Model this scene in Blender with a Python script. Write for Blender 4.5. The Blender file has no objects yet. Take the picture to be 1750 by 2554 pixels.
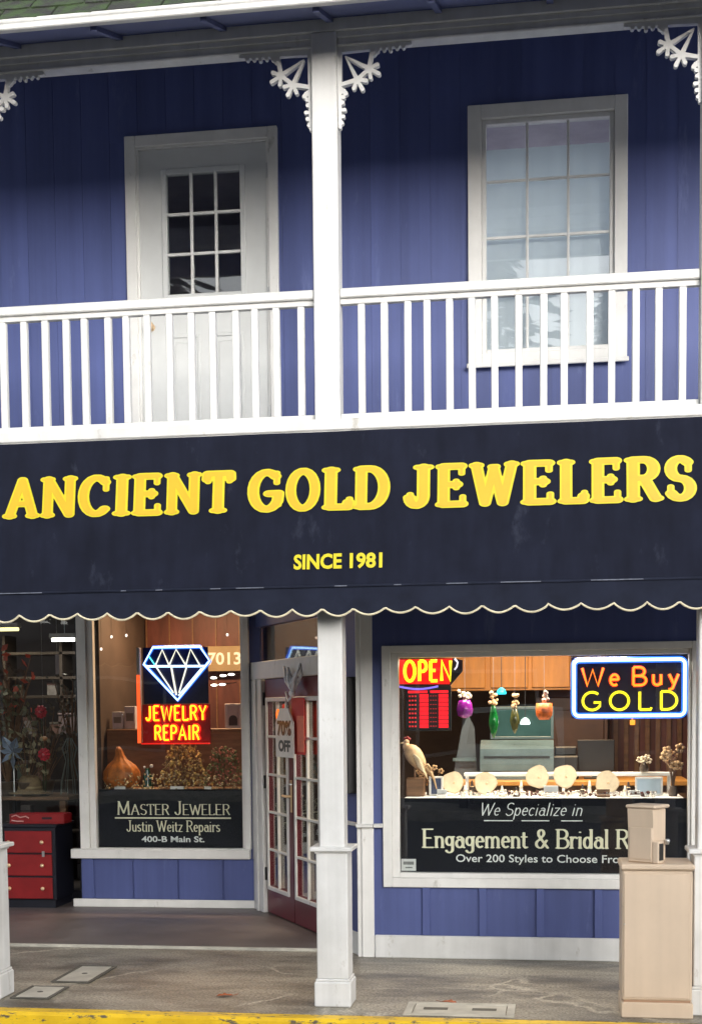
import bpy, math, random
import numpy as np
from mathutils import Vector, Matrix
random.seed(7)
SC = bpy.context.scene
COL = SC.collection
rad = math.radians

# ------------------------------------------------------------------ camera
cd = bpy.data.cameras.new('camera'); cam = bpy.data.objects.new('camera', cd); COL.objects.link(cam)
cd.sensor_width = 36.0; cd.sensor_fit = 'AUTO'; cd.lens = 47.78
cd.shift_y = 0.2790; cd.shift_x = 0.0; cd.clip_end = 3000
_y, _p, _r = rad(8.4836), rad(-3.7659), rad(-0.5448)
_B = Matrix(((1,0,0),(0,0,-1),(0,1,0)))
_Rz = Matrix(((math.cos(_y),math.sin(_y),0),(-math.sin(_y),math.cos(_y),0),(0,0,1)))
_Rx = Matrix(((1,0,0),(0,math.cos(_p),math.sin(_p)),(0,-math.sin(_p),math.cos(_p))))
_Rr = Matrix(((math.cos(_r),-math.sin(_r),0),(math.sin(_r),math.cos(_r),0),(0,0,1)))
_R = _Rr @ _B @ _Rx @ _Rz                    # world -> (right, down, forward)
M3 = Matrix((_R[0], -Vector(_R[1]), -Vector(_R[2]))).transposed()
cam.matrix_world = Matrix.Translation((1.279, -7.8, 1.75)) @ M3.to_4x4()
SC.camera = cam

# ------------------------------------------------------------------ overcast sky, soft sun, exposure
w = bpy.data.worlds.new('World'); SC.world = w; w.use_nodes = True
nt = w.node_tree; bg = nt.nodes['Background']
sky = nt.nodes.new('ShaderNodeTexSky'); sky.sky_type = 'NISHITA'; sky.sun_disc = False
sky.sun_elevation = rad(15); sky.sun_rotation = rad(155); sky.dust_density = 1.5; sky.air_density = 1.0
hs = nt.nodes.new('ShaderNodeHueSaturation'); hs.inputs['Saturation'].default_value = 0.22
nt.links.new(sky.outputs[0], hs.inputs['Color']); nt.links.new(hs.outputs[0], bg.inputs[0])
bg.inputs[1].default_value = 0.15
sl = bpy.data.lights.new('sun', 'SUN'); so = bpy.data.objects.new('sun', sl); COL.objects.link(so)
sl.energy = 0.50; sl.angle = rad(34); sl.color = (1, .97, .93)
so.rotation_euler = (rad(75), 0, rad(25))       # from behind the camera, high
SC.view_settings.view_transform = 'Standard'; SC.view_settings.look = 'None'
SC.view_settings.gamma = 1; SC.view_settings.exposure = 1.34
SC.cycles.max_bounces = 8; SC.cycles.transparent_max_bounces = 24; SC.cycles.caustics_reflective = False

# ------------------------------------------------------------------ materials
MATS = {}
def lin(c): return tuple(((v/255)/12.92 if v/255 <= .04045 else ((v/255+.055)/1.055)**2.4) for v in c)
def mat(name, col, rough=.5, var=.12, vs=5., bump=.15, bs=80., metal=0., col2=None, streak=0., spec=.5, thr=(.35,.65), stretch=(1,1,1), bdist=.002, coat=0., det=6):
    if name in MATS: return MATS[name]
    m = bpy.data.materials.new(name); m.use_nodes = True; MATS[name] = m
    t = m.node_tree; N = t.nodes; Lk = t.links; b = N['Principled BSDF']
    tc = N.new('ShaderNodeTexCoord'); mp = N.new('ShaderNodeMapping'); mp.inputs['Scale'].default_value = stretch
    oi = N.new('ShaderNodeObjectInfo'); ad = N.new('ShaderNodeVectorMath'); ad.operation = 'ADD'
    sc = N.new('ShaderNodeVectorMath'); sc.operation = 'SCALE'; cb = N.new('ShaderNodeCombineXYZ')
    for k in range(3): Lk.new(oi.outputs['Random'], cb.inputs[k])
    Lk.new(cb.outputs[0], sc.inputs[0]); sc.inputs['Scale'].default_value = 17.3
    Lk.new(tc.outputs['Object'], mp.inputs[0]); Lk.new(mp.outputs[0], ad.inputs[0]); Lk.new(sc.outputs[0], ad.inputs[1])
    n = N.new('ShaderNodeTexNoise'); n.inputs['Scale'].default_value = vs; n.inputs['Detail'].default_value = det; n.inputs['Roughness'].default_value = .62
    Lk.new(ad.outputs[0], n.inputs['Vector'])
    r = N.new('ShaderNodeValToRGB'); r.color_ramp.elements[0].position = thr[0]; r.color_ramp.elements[1].position = thr[1]
    c = Vector(col); a1 = c*(1-var); a2 = c*(1+var) if col2 is None else Vector(col2)
    r.color_ramp.elements[0].color = (*a1, 1); r.color_ramp.elements[1].color = (*a2, 1)
    Lk.new(n.outputs[0], r.inputs[0]); out = r.outputs[0]
    if streak:
        mp2 = N.new('ShaderNodeMapping'); mp2.inputs['Scale'].default_value = (14, 14, .7); Lk.new(ad.outputs[0], mp2.inputs[0])
        n2 = N.new('ShaderNodeTexNoise'); n2.inputs['Scale'].default_value = 1.; n2.inputs['Detail'].default_value = 5; Lk.new(mp2.outputs[0], n2.inputs['Vector'])
        r2 = N.new('ShaderNodeValToRGB'); r2.color_ramp.elements[0].position = .3; r2.color_ramp.elements[1].position = .75
        r2.color_ramp.elements[0].color = (1-streak, 1-streak, 1-streak, 1); r2.color_ramp.elements[1].color = (1+streak, 1+streak, 1+streak, 1)
        Lk.new(n2.outputs[0], r2.inputs[0])
        mx = N.new('ShaderNodeMix'); mx.data_type = 'RGBA'; mx.blend_type = 'MULTIPLY'; mx.inputs[0].default_value = 1
        Lk.new(out, mx.inputs[6]); Lk.new(r2.outputs[0], mx.inputs[7]); out = mx.outputs[2]
    Lk.new(out, b.inputs['Base Color'])
    rr = N.new('ShaderNodeMapRange'); rr.inputs[3].default_value = max(0, rough-.08); rr.inputs[4].default_value = min(1, rough+.08)
    Lk.new(n.outputs[0], rr.inputs[0]); Lk.new(rr.outputs[0], b.inputs['Roughness'])
    b.inputs['Metallic'].default_value = metal; b.inputs['Specular IOR Level'].default_value = spec
    if coat: b.inputs['Coat Weight'].default_value = coat; b.inputs['Coat Roughness'].default_value = .08
    if bump:
        nb = N.new('ShaderNodeTexNoise'); nb.inputs['Scale'].default_value = bs; nb.inputs['Detail'].default_value = 4; Lk.new(ad.outputs[0], nb.inputs['Vector'])
        bp = N.new('ShaderNodeBump'); bp.inputs['Strength'].default_value = bump; bp.inputs['Distance'].default_value = bdist
        Lk.new(nb.outputs[0], bp.inputs['Height']); Lk.new(bp.outputs[0], b.inputs['Normal'])
    return m
def emit(name, col, s):
    if name in MATS: return MATS[name]
    m = bpy.data.materials.new(name); m.use_nodes = True; MATS[name] = m
    b = m.node_tree.nodes['Principled BSDF']; b.inputs['Base Color'].default_value = (*[min(.8, v*.6) for v in col], 1)
    b.inputs['Emission Color'].default_value = (*col, 1); b.inputs['Emission Strength'].default_value = s*.72
    b.inputs['Roughness'].default_value = .3
    return m
def glass(name, base=.05, tint=(.93,.95,.95)):
    m = bpy.data.materials.new(name); m.use_nodes = True; MATS[name] = m
    t = m.node_tree; N = t.nodes; N.clear(); Lk = t.links
    o = N.new('ShaderNodeOutputMaterial'); mx = N.new('ShaderNodeMixShader'); tr = N.new('ShaderNodeBsdfTransparent'); gl = N.new('ShaderNodeBsdfGlossy')
    tr.inputs[0].default_value = (*tint, 1); gl.inputs['Roughness'].default_value = 0.0; gl.inputs[0].default_value = (1,1,1,1)
    lw = N.new('ShaderNodeLayerWeight'); lw.inputs[0].default_value = .5
    p = N.new('ShaderNodeMath'); p.operation = 'POWER'; p.inputs[1].default_value = 5; Lk.new(lw.outputs['Facing'], p.inputs[0])
    q = N.new('ShaderNodeMath'); q.operation = 'MULTIPLY_ADD'; q.inputs[1].default_value = 1-base; q.inputs[2].default_value = base; Lk.new(p.outputs[0], q.inputs[0])
    tc = N.new('ShaderNodeTexCoord'); nz = N.new('ShaderNodeTexNoise'); nz.inputs['Scale'].default_value = 1.4; nz.inputs['Detail'].default_value = 1
    Lk.new(tc.outputs['Object'], nz.inputs['Vector'])
    bp = N.new('ShaderNodeBump'); bp.inputs['Strength'].default_value = .05; bp.inputs['Distance'].default_value = .05; Lk.new(nz.outputs[0], bp.inputs['Height']); Lk.new(bp.outputs[0], gl.inputs['Normal'])
    Lk.new(q.outputs[0], mx.inputs[0]); Lk.new(tr.outputs[0], mx.inputs[1]); Lk.new(gl.outputs[0], mx.inputs[2]); Lk.new(mx.outputs[0], o.inputs[0])
    return m

def conc_mat():
    m = mat('wet_concrete', (.160,.140,.110), .36, .30, 1.5, .8, 90, col2=(.375,.338,.270), thr=(.36,.62), bdist=.005, stretch=(1,2.2,1), det=12)
    t = m.node_tree; N = t.nodes; Lk = t.links; b = N['Principled BSDF']; src = b.inputs['Base Color'].links[0].from_socket
    tc = N.new('ShaderNodeTexCoord'); nz = N.new('ShaderNodeTexNoise'); nz.inputs['Scale'].default_value = 2.2; nz.inputs['Detail'].default_value = 6
    Lk.new(tc.outputs['Object'], nz.inputs['Vector'])
    ad = N.new('ShaderNodeMix'); ad.data_type = 'RGBA'; ad.inputs[0].default_value = .35; Lk.new(tc.outputs['Object'], ad.inputs[6]); Lk.new(nz.outputs['Color'], ad.inputs[7])
    v = N.new('ShaderNodeTexVoronoi'); v.feature = 'DISTANCE_TO_EDGE'; v.inputs['Scale'].default_value = 1.25; Lk.new(ad.outputs[2], v.inputs['Vector'])
    r = N.new('ShaderNodeValToRGB'); r.color_ramp.elements[0].position = .006; r.color_ramp.elements[0].color = (1,1,1,1); r.color_ramp.elements[1].position = .020; r.color_ramp.elements[1].color = (0,0,0,1)
    Lk.new(v.outputs['Distance'], r.inputs[0])
    n2 = N.new('ShaderNodeTexNoise'); n2.inputs['Scale'].default_value = 1.1; n2.inputs['Detail'].default_value = 3; Lk.new(tc.outputs['Object'], n2.inputs['Vector'])
    r2 = N.new('ShaderNodeValToRGB'); r2.color_ramp.elements[0].position = .44; r2.color_ramp.elements[1].position = .56; Lk.new(n2.outputs[0], r2.inputs[0])
    mu = N.new('ShaderNodeMath'); mu.operation = 'MULTIPLY'; Lk.new(r.outputs[0], mu.inputs[0]); Lk.new(r2.outputs[0], mu.inputs[1])
    mx = N.new('ShaderNodeMix'); mx.data_type = 'RGBA'; Lk.new(mu.outputs[0], mx.inputs[0]); Lk.new(src, mx.inputs[6]); mx.inputs[7].default_value = (.46,.42,.34,1)
    sp = N.new('ShaderNodeTexNoise'); sp.inputs['Scale'].default_value = 60; sp.inputs['Detail'].default_value = 5; Lk.new(tc.outputs['Object'], sp.inputs['Vector'])
    r3 = N.new('ShaderNodeValToRGB'); r3.color_ramp.elements[0].position = .35; r3.color_ramp.elements[0].color = (.55,.55,.55,1); r3.color_ramp.elements[1].position = .66; r3.color_ramp.elements[1].color = (1.35,1.35,1.35,1); Lk.new(sp.outputs[0], r3.inputs[0])
    m2 = N.new('ShaderNodeMix'); m2.data_type = 'RGBA'; m2.blend_type = 'MULTIPLY'; m2.inputs[0].default_value = 1; Lk.new(mx.outputs[2], m2.inputs[6]); Lk.new(r3.outputs[0], m2.inputs[7])
    Lk.new(m2.outputs[2], b.inputs['Base Color']); return m
WHITE = mat('white_paint', (.64,.64,.625), .45, .05, 3.5, .16, 45, col2=(.70,.70,.69), streak=.08)
TRIM = mat('trim_paint', (.72,.715,.695), .45, .06, 4, .12, 45, streak=.04)
DOORP = mat('pale_door_paint', (.60,.615,.61), .4, .04, 4, .08, 60)
BLUE = mat('blue_siding_paint', (.068,.091,.250), .55, .10, 2.2, .35, 30, streak=.12, stretch=(1,1,.35), bdist=.003)
NAVY = mat('awning_canvas', (.0105,.0125,.0235), .9, .16, 3.5, .35, 420, stretch=(1,1,1), bdist=.001, streak=.16, spec=.12)
VALM = mat('valance_canvas', (.0125,.0155,.029), .85, .22, 5, .35, 420, bdist=.001, spec=.15)
PIPING = mat('cream_piping', (.62,.56,.40), .7, .12, 30)
YEL = mat('yellow_vinyl', (.62,.53,.006), .5, .03, 10, .05)
GOLD = mat('golden_vinyl', (.60,.39,.010), .5, .04, 10, .05)
SOFF = mat('eave_blue_paint', (.095,.115,.24), .6, .1, 3, .2, 40)
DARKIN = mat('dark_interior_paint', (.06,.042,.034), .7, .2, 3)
REDWALL = mat('red_brown_panel', (.10,.030,.022), .5, .35, 2.5, .15, 40, stretch=(3,3,.6))
BROWN = mat('brown_wood', (.17,.085,.04), .45, .25, 4, .12, 60, stretch=(1,1,6))
ORANGE = mat('orange_wood', (.56,.25,.055), .38, .12, 4, .12, 60, stretch=(6,6,.8))
CONC = conc_mat()
SLAB = mat('entry_concrete', (.115,.094,.092), .45, .16, 2.2, .45, 150, col2=(.165,.138,.134), bdist=.004, det=9)
ROADM = mat('asphalt', (.125,.125,.122), .45, .25, 3, .7, 220, bdist=.006)
LIDM = mat('pale_concrete', (.46,.44,.38), .6, .18, 6, .5, 160, bdist=.003)
LIDE = mat('dark_lid_edge', (.10,.095,.08), .7, .2, 9)
BURG = mat('burgundy_paint', (.115,.014,.022), .35, .15, 4, .08)
TAN = mat('tan_enamel', (.58,.46,.345), .42, .05, 2.2, .08, 120, streak=.05)
TAND = mat('tan_dark_seam', (.34,.21,.13), .5, .1)
RED = mat('red_lacquer', (.22,.009,.011), .35, .16, 3, .1, 30, coat=.2)
BLACK = mat('black_lacquer', (.006,.007,.014), .4, .2)
BLK = mat('black_plastic', (.012,.012,.013), .4, .2)
BAN = mat('black_banner', (.004,.0045,.009), .6, .2, spec=.1)
CREAM = mat('cream_lettering', (.92,.86,.62), .6, .05)
WLET = mat('white_lettering', (.92,.92,.88), .6, .05)
BRASS = mat('brass', (.85,.62,.38), .3, .08, metal=.6)
STEEL = mat('brushed_steel', (.55,.56,.56), .35, .08, metal=.9)
PAPER = mat('paper_white', (.72,.71,.68), .7, .06)
BIRCH = mat('birch_wood', (.74,.57,.36), .6, .14, 9, .1)
GLS = glass('shop_glass', .03)
GLU = glass('upper_glass', .05)
GLD = glass('door_glass', .06)
LEAFG = mat('leaf_green', (.035,.07,.02), .5, .4, 8)
def shingle_mat():
    m = mat('mossy_shingle', (.055,.056,.052), .8, .4, 9, 1., 70, col2=(.045,.080,.026), bdist=.01, thr=(.42,.62), det=9)
    return m
SHG = shingle_mat()
def kerb_mat():
    m = mat('yellow_kerb_paint', (.72,.44,.012), .5, .10, 4, .5, 90, col2=(.86,.56,.015), bdist=.004)
    t = m.node_tree; N = t.nodes; Lk = t.links; b = N['Principled BSDF']
    src = b.inputs['Base Color'].links[0].from_socket
    tc = N.new('ShaderNodeTexCoord'); mp = N.new('ShaderNodeMapping'); mp.inputs['Scale'].default_value = (1,2.6,2.6); Lk.new(tc.outputs['Object'], mp.inputs[0])
    n = N.new('ShaderNodeTexNoise'); n.inputs['Scale'].default_value = 9; n.inputs['Detail'].default_value = 9; n.inputs['Roughness'].default_value = .75; Lk.new(mp.outputs[0], n.inputs['Vector'])
    r = N.new('ShaderNodeValToRGB'); r.color_ramp.elements[0].position = .555; r.color_ramp.elements[1].position = .60
    Lk.new(n.outputs[0], r.inputs[0])
    mx = N.new('ShaderNodeMix'); mx.data_type = 'RGBA'; Lk.new(r.outputs[0], mx.inputs[0]); Lk.new(src, mx.inputs[6]); mx.inputs[7].default_value = (.10,.085,.07,1)
    Lk.new(mx.outputs[2], b.inputs['Base Color']); return m
KERB = kerb_mat()

def specks(m, sc, lo, hi, col, stretch=(1,1,1)):
    t = m.node_tree; N = t.nodes; Lk = t.links; b = N['Principled BSDF']; src = b.inputs['Base Color'].links[0].from_socket
    tc = N.new('ShaderNodeTexCoord'); mp = N.new('ShaderNodeMapping'); mp.inputs['Scale'].default_value = stretch; oi = N.new('ShaderNodeObjectInfo')
    sv = N.new('ShaderNodeVectorMath'); sv.operation = 'ADD'; mv = N.new('ShaderNodeMath'); mv.operation = 'MULTIPLY'; mv.inputs[1].default_value = 31.; Lk.new(oi.outputs['Random'], mv.inputs[0])
    Lk.new(tc.outputs['Object'], mp.inputs[0]); Lk.new(mp.outputs[0], sv.inputs[0]); Lk.new(mv.outputs[0], sv.inputs[1])
    n = N.new('ShaderNodeTexNoise'); n.inputs['Scale'].default_value = sc; n.inputs['Detail'].default_value = 7; n.inputs['Roughness'].default_value = .7; Lk.new(sv.outputs[0], n.inputs['Vector'])
    r = N.new('ShaderNodeValToRGB'); r.color_ramp.elements[0].position = lo; r.color_ramp.elements[1].position = hi; Lk.new(n.outputs[0], r.inputs[0])
    mx = N.new('ShaderNodeMix'); mx.data_type = 'RGBA'; Lk.new(r.outputs[0], mx.inputs[0]); Lk.new(src, mx.inputs[6]); mx.inputs[7].default_value = (*col, 1); Lk.new(mx.outputs[2], b.inputs['Base Color'])
specks(WHITE, 9, .62, .74, (.42,.40,.36), (1,1,.5)); specks(TRIM, 8, .62, .75, (.38,.36,.32), (1,1,.5)); specks(TAN, 5, .66, .76, (.36,.26,.18)); specks(NAVY, 6, .60, .78, (.035,.040,.062), (1,1,.4)); specks(BLUE, 5, .60, .78, (.13,.165,.36), (1.4,1.4,.25)); specks(SLAB, 30, .68, .73, (.30,.28,.26))
# ------------------------------------------------------------------ mesh builder
class MB:
    def __init__(s, xf=None): s.v = []; s.f = []; s.xf = xf
    def add(s, vs, fs):
        o = len(s.v)
        s.v += [s.xf(*p) for p in vs] if s.xf else [tuple(p) for p in vs]
        s.f += [tuple(i+o for i in f) for f in fs]; return s
    def box(s, x0, x1, y0, y1, z0, z1, b=0.):
        if b <= 0:
            return s.add([(x0,y0,z0),(x1,y0,z0),(x1,y1,z0),(x0,y1,z0),(x0,y0,z1),(x1,y0,z1),(x1,y1,z1),(x0,y1,z1)],
                         [(0,3,2,1),(4,5,6,7),(0,1,5,4),(1,2,6,5),(2,3,7,6),(3,0,4,7)])
        P = [(x0,x1),(y0,y1),(z0,z1)]; V = []; idx = {}
        for i in range(8):
            sg = [(i>>k)&1 for k in range(3)]
            for ax in range(3):
                p = []
                for k in range(3):
                    val = P[k][sg[k]]
                    if k != ax: val += b*(1 if sg[k]==0 else -1)
                    p.append(val)
                idx[i,ax] = len(V); V.append(tuple(p))
        F = []
        for ax in range(3):
            u, v_ = (ax+1)%3, (ax+2)%3
            for sd in (0,1):
                c = [(sd<<ax)|(a<<u)|(c2<<v_) for a,c2 in ((0,0),(1,0),(1,1),(0,1))]
                q = [idx[k,ax] for k in c]; F.append(tuple(q if sd else q[::-1]))
        for ax in range(3):
            u, v_ = (ax+1)%3, (ax+2)%3
            for a in (0,1):
                for c2 in (0,1):
                    i0 = (a<<u)|(c2<<v_); i1 = i0|(1<<ax)
                    q = [idx[i0,u], idx[i1,u], idx[i1,v_], idx[i0,v_]]
                    F.append(tuple(q if (a==c2) == False else q[::-1]))
        for i in range(8):
            sg = sum((i>>k)&1 for k in range(3)); q = [idx[i,0], idx[i,1], idx[i,2]]
            F.append(tuple(q if sg%2 else q[::-1]))
        return s.add(V, F)
    def tube(s, pts, r, n=8, closed=False, r2=None, caps=True):
        P = [Vector(p) for p in pts]; m = len(P); V = []; F = []; up = None
        for i, p in enumerate(P):
            a = P[(i-1)%m] if (i or closed) else p; c = P[(i+1)%m] if (i < m-1 or closed) else p
            d = (c-a); d = d.normalized() if d.length > 1e-9 else Vector((0,0,1))
            if up is None: up = Vector((0,1,0)) if abs(d.y) < .9 else Vector((1,0,0))
            u = (up - d*up.dot(d)); u = u.normalized() if u.length > 1e-6 else d.orthogonal().normalized(); up = u; v_ = d.cross(u)
            rr = r if r2 is None else r+(r2-r)*i/max(1,m-1)
            for k in range(n):
                a_ = 2*math.pi*k/n; V.append(tuple(p+u*math.cos(a_)*rr+v_*math.sin(a_)*rr))
        for i in range(m if closed else m-1):
            j = (i+1)%m
            for k in range(n): F.append((i*n+k, i*n+(k+1)%n, j*n+(k+1)%n, j*n+k))
        if not closed and caps: F.append(tuple(range(n))[::-1]); F.append(tuple((m-1)*n+k for k in range(n)))
        return s.add(V, F)
    def lathe(s, prof, c=(0,0,0), n=20, sx=1., sy=1.):
        V = []; F = []
        for r, z in prof:
            for k in range(n):
                a = 2*math.pi*k/n; V.append((c[0]+r*sx*math.cos(a), c[1]+r*sy*math.sin(a), c[2]+z))
        for i in range(len(prof)-1):
            for k in range(n): F.append((i*n+k, i*n+(k+1)%n, (i+1)*n+(k+1)%n, (i+1)*n+k))
        F.append(tuple(range(n))[::-1]); F.append(tuple((len(prof)-1)*n+k for k in range(n)))
        return s.add(V, F)
    def ball(s, c, r, n=10, sz=1., sx=1., sy=1.):
        m = max(4, n//2+1)
        return s.lathe([(r*math.sin(math.pi*(i+.02)/(m+.04)), -r*sz*math.cos(math.pi*(i+.02)/(m+.04))) for i in range(m+1)], c, n, sx, sy)
    def prism(s, poly, a, b, ax='y'):     # poly of (u,v); extruded along ax from a to b
        n = len(poly)
        def P(u, v_, t): return {'y':(u,t,v_), 'x':(t,u,v_), 'z':(u,v_,t)}[ax]
        V = [P(u,v_,a) for u,v_ in poly]+[P(u,v_,b) for u,v_ in poly]
        F = [tuple(range(n)), tuple(range(n,2*n))[::-1]]+[(i, n+i, n+(i+1)%n, (i+1)%n) for i in range(n)]
        return s.add(V, F)
    def build(s, name, m, parent=None, smooth=False):
        me = bpy.data.meshes.new(name); me.from_pydata(s.v, [], s.f); me.materials.append(m)
        if smooth: me.polygons.foreach_set('use_smooth', [True]*len(me.polygons))
        me.update(); o = bpy.data.objects.new(name, me); COL.objects.link(o)
        if parent: o.parent = parent
        return o
def fixn(o):
    import bmesh
    b = bmesh.new(); b.from_mesh(o.data); bmesh.ops.recalc_face_normals(b, faces=b.faces); b.to_mesh(o.data); b.free(); return o
def tag(o, label=None, cat=None, group=None, kind=None):
    if label: o['label'] = label
    if cat: o['category'] = cat
    if group: o['group'] = group
    if kind: o['kind'] = kind
    return o
def thing(name, label, cat, loc=(0,0,0), rz=0., group=None):
    o = bpy.data.objects.new(name, None); COL.objects.link(o); o.location = loc; o.rotation_euler = (0,0,rz); o.empty_display_size = .1
    return tag(o, label, cat, group)
def dup(o, parent=None, loc=None):
    c = o.copy(); COL.objects.link(c); c.parent = parent if parent else o.parent
    if loc is not None: c.location = loc
    return c
def dup_tree(root, loc, rz=0., label=None):
    r = root.copy(); COL.objects.link(r); r.location = loc; r.rotation_euler = (0,0,rz)
    if label: r['label'] = label
    for ch in list(root.children):
        c = ch.copy(); COL.objects.link(c); c.parent = r
        for g in ch.children:
            d = g.copy(); COL.objects.link(d); d.parent = c
    return r

# ------------------------------------------------------------------ stroke lettering (outlines traced from skeletons)
def arc(cx, cy, rx, ry, a0, a1, n=10): return [(cx+rx*math.cos(rad(a0+(a1-a0)*i/n)), cy+ry*math.sin(rad(a0+(a1-a0)*i/n))) for i in range(n+1)]
G = {  # strokes, serif points (x, y, half width)
 'A': (.80, [[(.08,0),(.40,1),(.72,0)],[(.2,.34),(.60,.34)]], [(.08,0,.1),(.72,0,.1)]),
 'B': (.66, [[(.1,0),(.1,1)],[(.1,1),(.34,1)]+arc(.34,.76,.22,.24,90,-90)+[(.1,.52)],[(.1,.52),(.38,.52)]+arc(.38,.26,.24,.26,90,-90)+[(.1,0)]], [(.08,0,.08),(.08,1,.08)]),
 'C': (.74, [arc(.42,.5,.34,.5,48,312,16)], [(.66,.85,.0)]),
 'D': (.74, [[(.1,0),(.1,1)],[(.1,1),(.3,1)]+arc(.3,.5,.36,.5,90,-90,14)+[(.1,0)]], [(.08,0,.08),(.08,1,.08)]),
 'E': (.60, [[(.1,0),(.1,1)],[(.1,1),(.52,1)],[(.1,.52),(.42,.52)],[(.1,0),(.55,0)]], [(.08,0,.08),(.08,1,.08)]),
 'F': (.56, [[(.1,0),(.1,1)],[(.1,1),(.5,1)],[(.1,.52),(.4,.52)]], [(.1,0,.1),(.08,1,.08)]),
 'G': (.78, [arc(.42,.5,.34,.5,50,325,16)+[(.72,.42),(.48,.42)]], []),
 'I': (.30, [[(.15,0),(.15,1)]], [(.15,0,.12),(.15,1,.12)]),
 'J': (.50, [[(.36,1),(.36,.28)]+arc(.2,.25,.16,.25,0,-170,8)], [(.36,1,.13)]),
 'L': (.56, [[(.1,1),(.1,0)],[(.1,0),(.5,0),(.52,.12)]], [(.1,1,.11),(.08,0,.08)]),
 'M': (.92, [[(.1,0),(.14,1),(.46,.1),(.78,1),(.82,0)]], [(.1,0,.09),(.82,0,.09),(.12,1,.06),(.8,1,.06)]),
 'N': (.80, [[(.1,0),(.1,1),(.7,0),(.7,1)]], [(.1,0,.1),(.08,1,.1),(.7,1,.1)]),
 'O': (.84, [arc(.42,.5,.34,.5,0,360,22)], []),
 'P': (.62, [[(.1,0),(.1,1)],[(.1,1),(.32,1)]+arc(.32,.74,.24,.26,90,-90)+[(.1,.48)]], [(.1,0,.1),(.08,1,.08)]),
 'R': (.68, [[(.1,0),(.1,1)],[(.1,1),(.34,1)]+arc(.34,.76,.22,.24,90,-90)+[(.1,.52)],[(.34,.52),(.6,0)]], [(.1,0,.1),(.08,1,.08),(.62,0,.06)]),
 'S': (.60, [arc(.31,.75,.22,.25,40,270,12)+arc(.31,.25,.24,.25,90,-150,12)], []),
 'T': (.64, [[(.32,0),(.32,1)],[(.04,1),(.6,1)],[(.04,1),(.03,.86)],[(.6,1),(.61,.86)]], [(.32,0,.12)]),
 'W': (1.0, [[(.06,1),(.28,0),(.5,.9),(.72,0),(.94,1)]], [(.06,1,.09),(.5,.95,.06),(.94,1,.09)]),
 'Y': (.66, [[(.05,1),(.33,.45),(.61,1)],[(.33,.45),(.33,0)]], [(.33,0,.1),(.05,1,.08),(.61,1,.08)]),
 'a': (.5, [arc(.24,.22,.17,.22,0,360,14),[(.41,.5),(.41,.05),(.48,0)],arc(.25,.42,.16,.18,0,140,6)], []),
 'c': (.44, [arc(.25,.3,.18,.3,50,310,12)], []),
 'd': (.52, [arc(.23,.3,.17,.3,0,360,14),[(.42,1),(.42,0)]], [(.4,1,.05)]),
 'e': (.46, [[(.07,.33),(.40,.33)]+arc(.24,.31,.17,.3,5,310,12)], []),
 'g': (.5, [arc(.23,.36,.16,.24,0,360,14),[(.40,.58),(.40,-.08)]+arc(.23,-.1,.17,.18,0,-160,8)], [(.44,.6,.04)]),
 'h': (.52, [[(.1,0),(.1,1)],[(.1,.42)]+arc(.26,.4,.16,.2,150,0,6)+[(.42,0)]], []),
 'i': (.24, [[(.12,0),(.12,.6)],[(.12,.86),(.12,.87)]], [(.12,0,.06),(.1,.6,.05)]),
 'l': (.24, [[(.12,0),(.12,1)]], [(.12,0,.06),(.1,1,.05)]),
 'm': (.82, [[(.1,0),(.1,.6)],[(.1,.42)]+arc(.25,.4,.15,.2,150,0,6)+[(.4,0)],[(.4,.42)]+arc(.55,.4,.15,.2,150,0,6)+[(.7,0)]], [(.1,0,.06),(.4,0,.06),(.7,0,.06)]),
 'n': (.52, [[(.1,0),(.1,.6)],[(.1,.42)]+arc(.26,.4,.16,.2,150,0,6)+[(.42,0)]], [(.1,0,.06),(.42,0,.06),(.08,.6,.05)]),
 'o': (.5, [arc(.25,.3,.18,.3,0,360,16)], []),
 'p': (.52, [[(.1,.6),(.1,-.32)],arc(.27,.3,.17,.3,0,360,14)], [(.1,-.32,.07)]),
 'r': (.38, [[(.1,0),(.1,.6)],[(.1,.38)]+arc(.26,.42,.14,.18,160,40,6)], [(.1,0,.07),(.08,.6,.05)]),
 's': (.4, [arc(.2,.46,.13,.15,40,270,9)+arc(.2,.16,.14,.15,90,-150,9)], []),
 't': (.34, [[(.14,.82),(.14,.1),(.22,0),(.3,.04)],[(.03,.6),(.28,.6)]], []),
 'u': (.52, [[(.1,.6),(.1,.2)]+arc(.25,.2,.15,.2,180,350,8),[(.41,.6),(.41,0)]], []),
 'y': (.5, [[(.06,.6),(.25,.05)],[(.44,.6),(.2,-.2),(.05,-.26)]], []),
 'z': (.44, [[(.06,.6),(.38,.6),(.06,0),(.38,0)]], []),
 '&': (.72, [[(.66,0),(.2,.66)]+arc(.32,.8,.14,.19,200,-40,10)+[(.2,.42)]+arc(.27,.22,.2,.22,120,300,8)+[(.6,.42)]], []),
 '.': (.2, [[(.1,0),(.1,.01)]], []),
}
ARMS = {'E':[(.53,1.0,.80),(.40,.62,.42),(.56,0,.2)],'F':[(.52,1,.8)],'L':[(.54,0,.22)],'T':[(.05,1,.78),(.59,1,.78)],'C':[(.67,.66,.98)],'G':[(.67,.70,.98),(.72,.42,.1)],'S':[(.50,.70,.97),(.09,.05,.30)],'J':[(.06,.2,.3)]}
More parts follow.
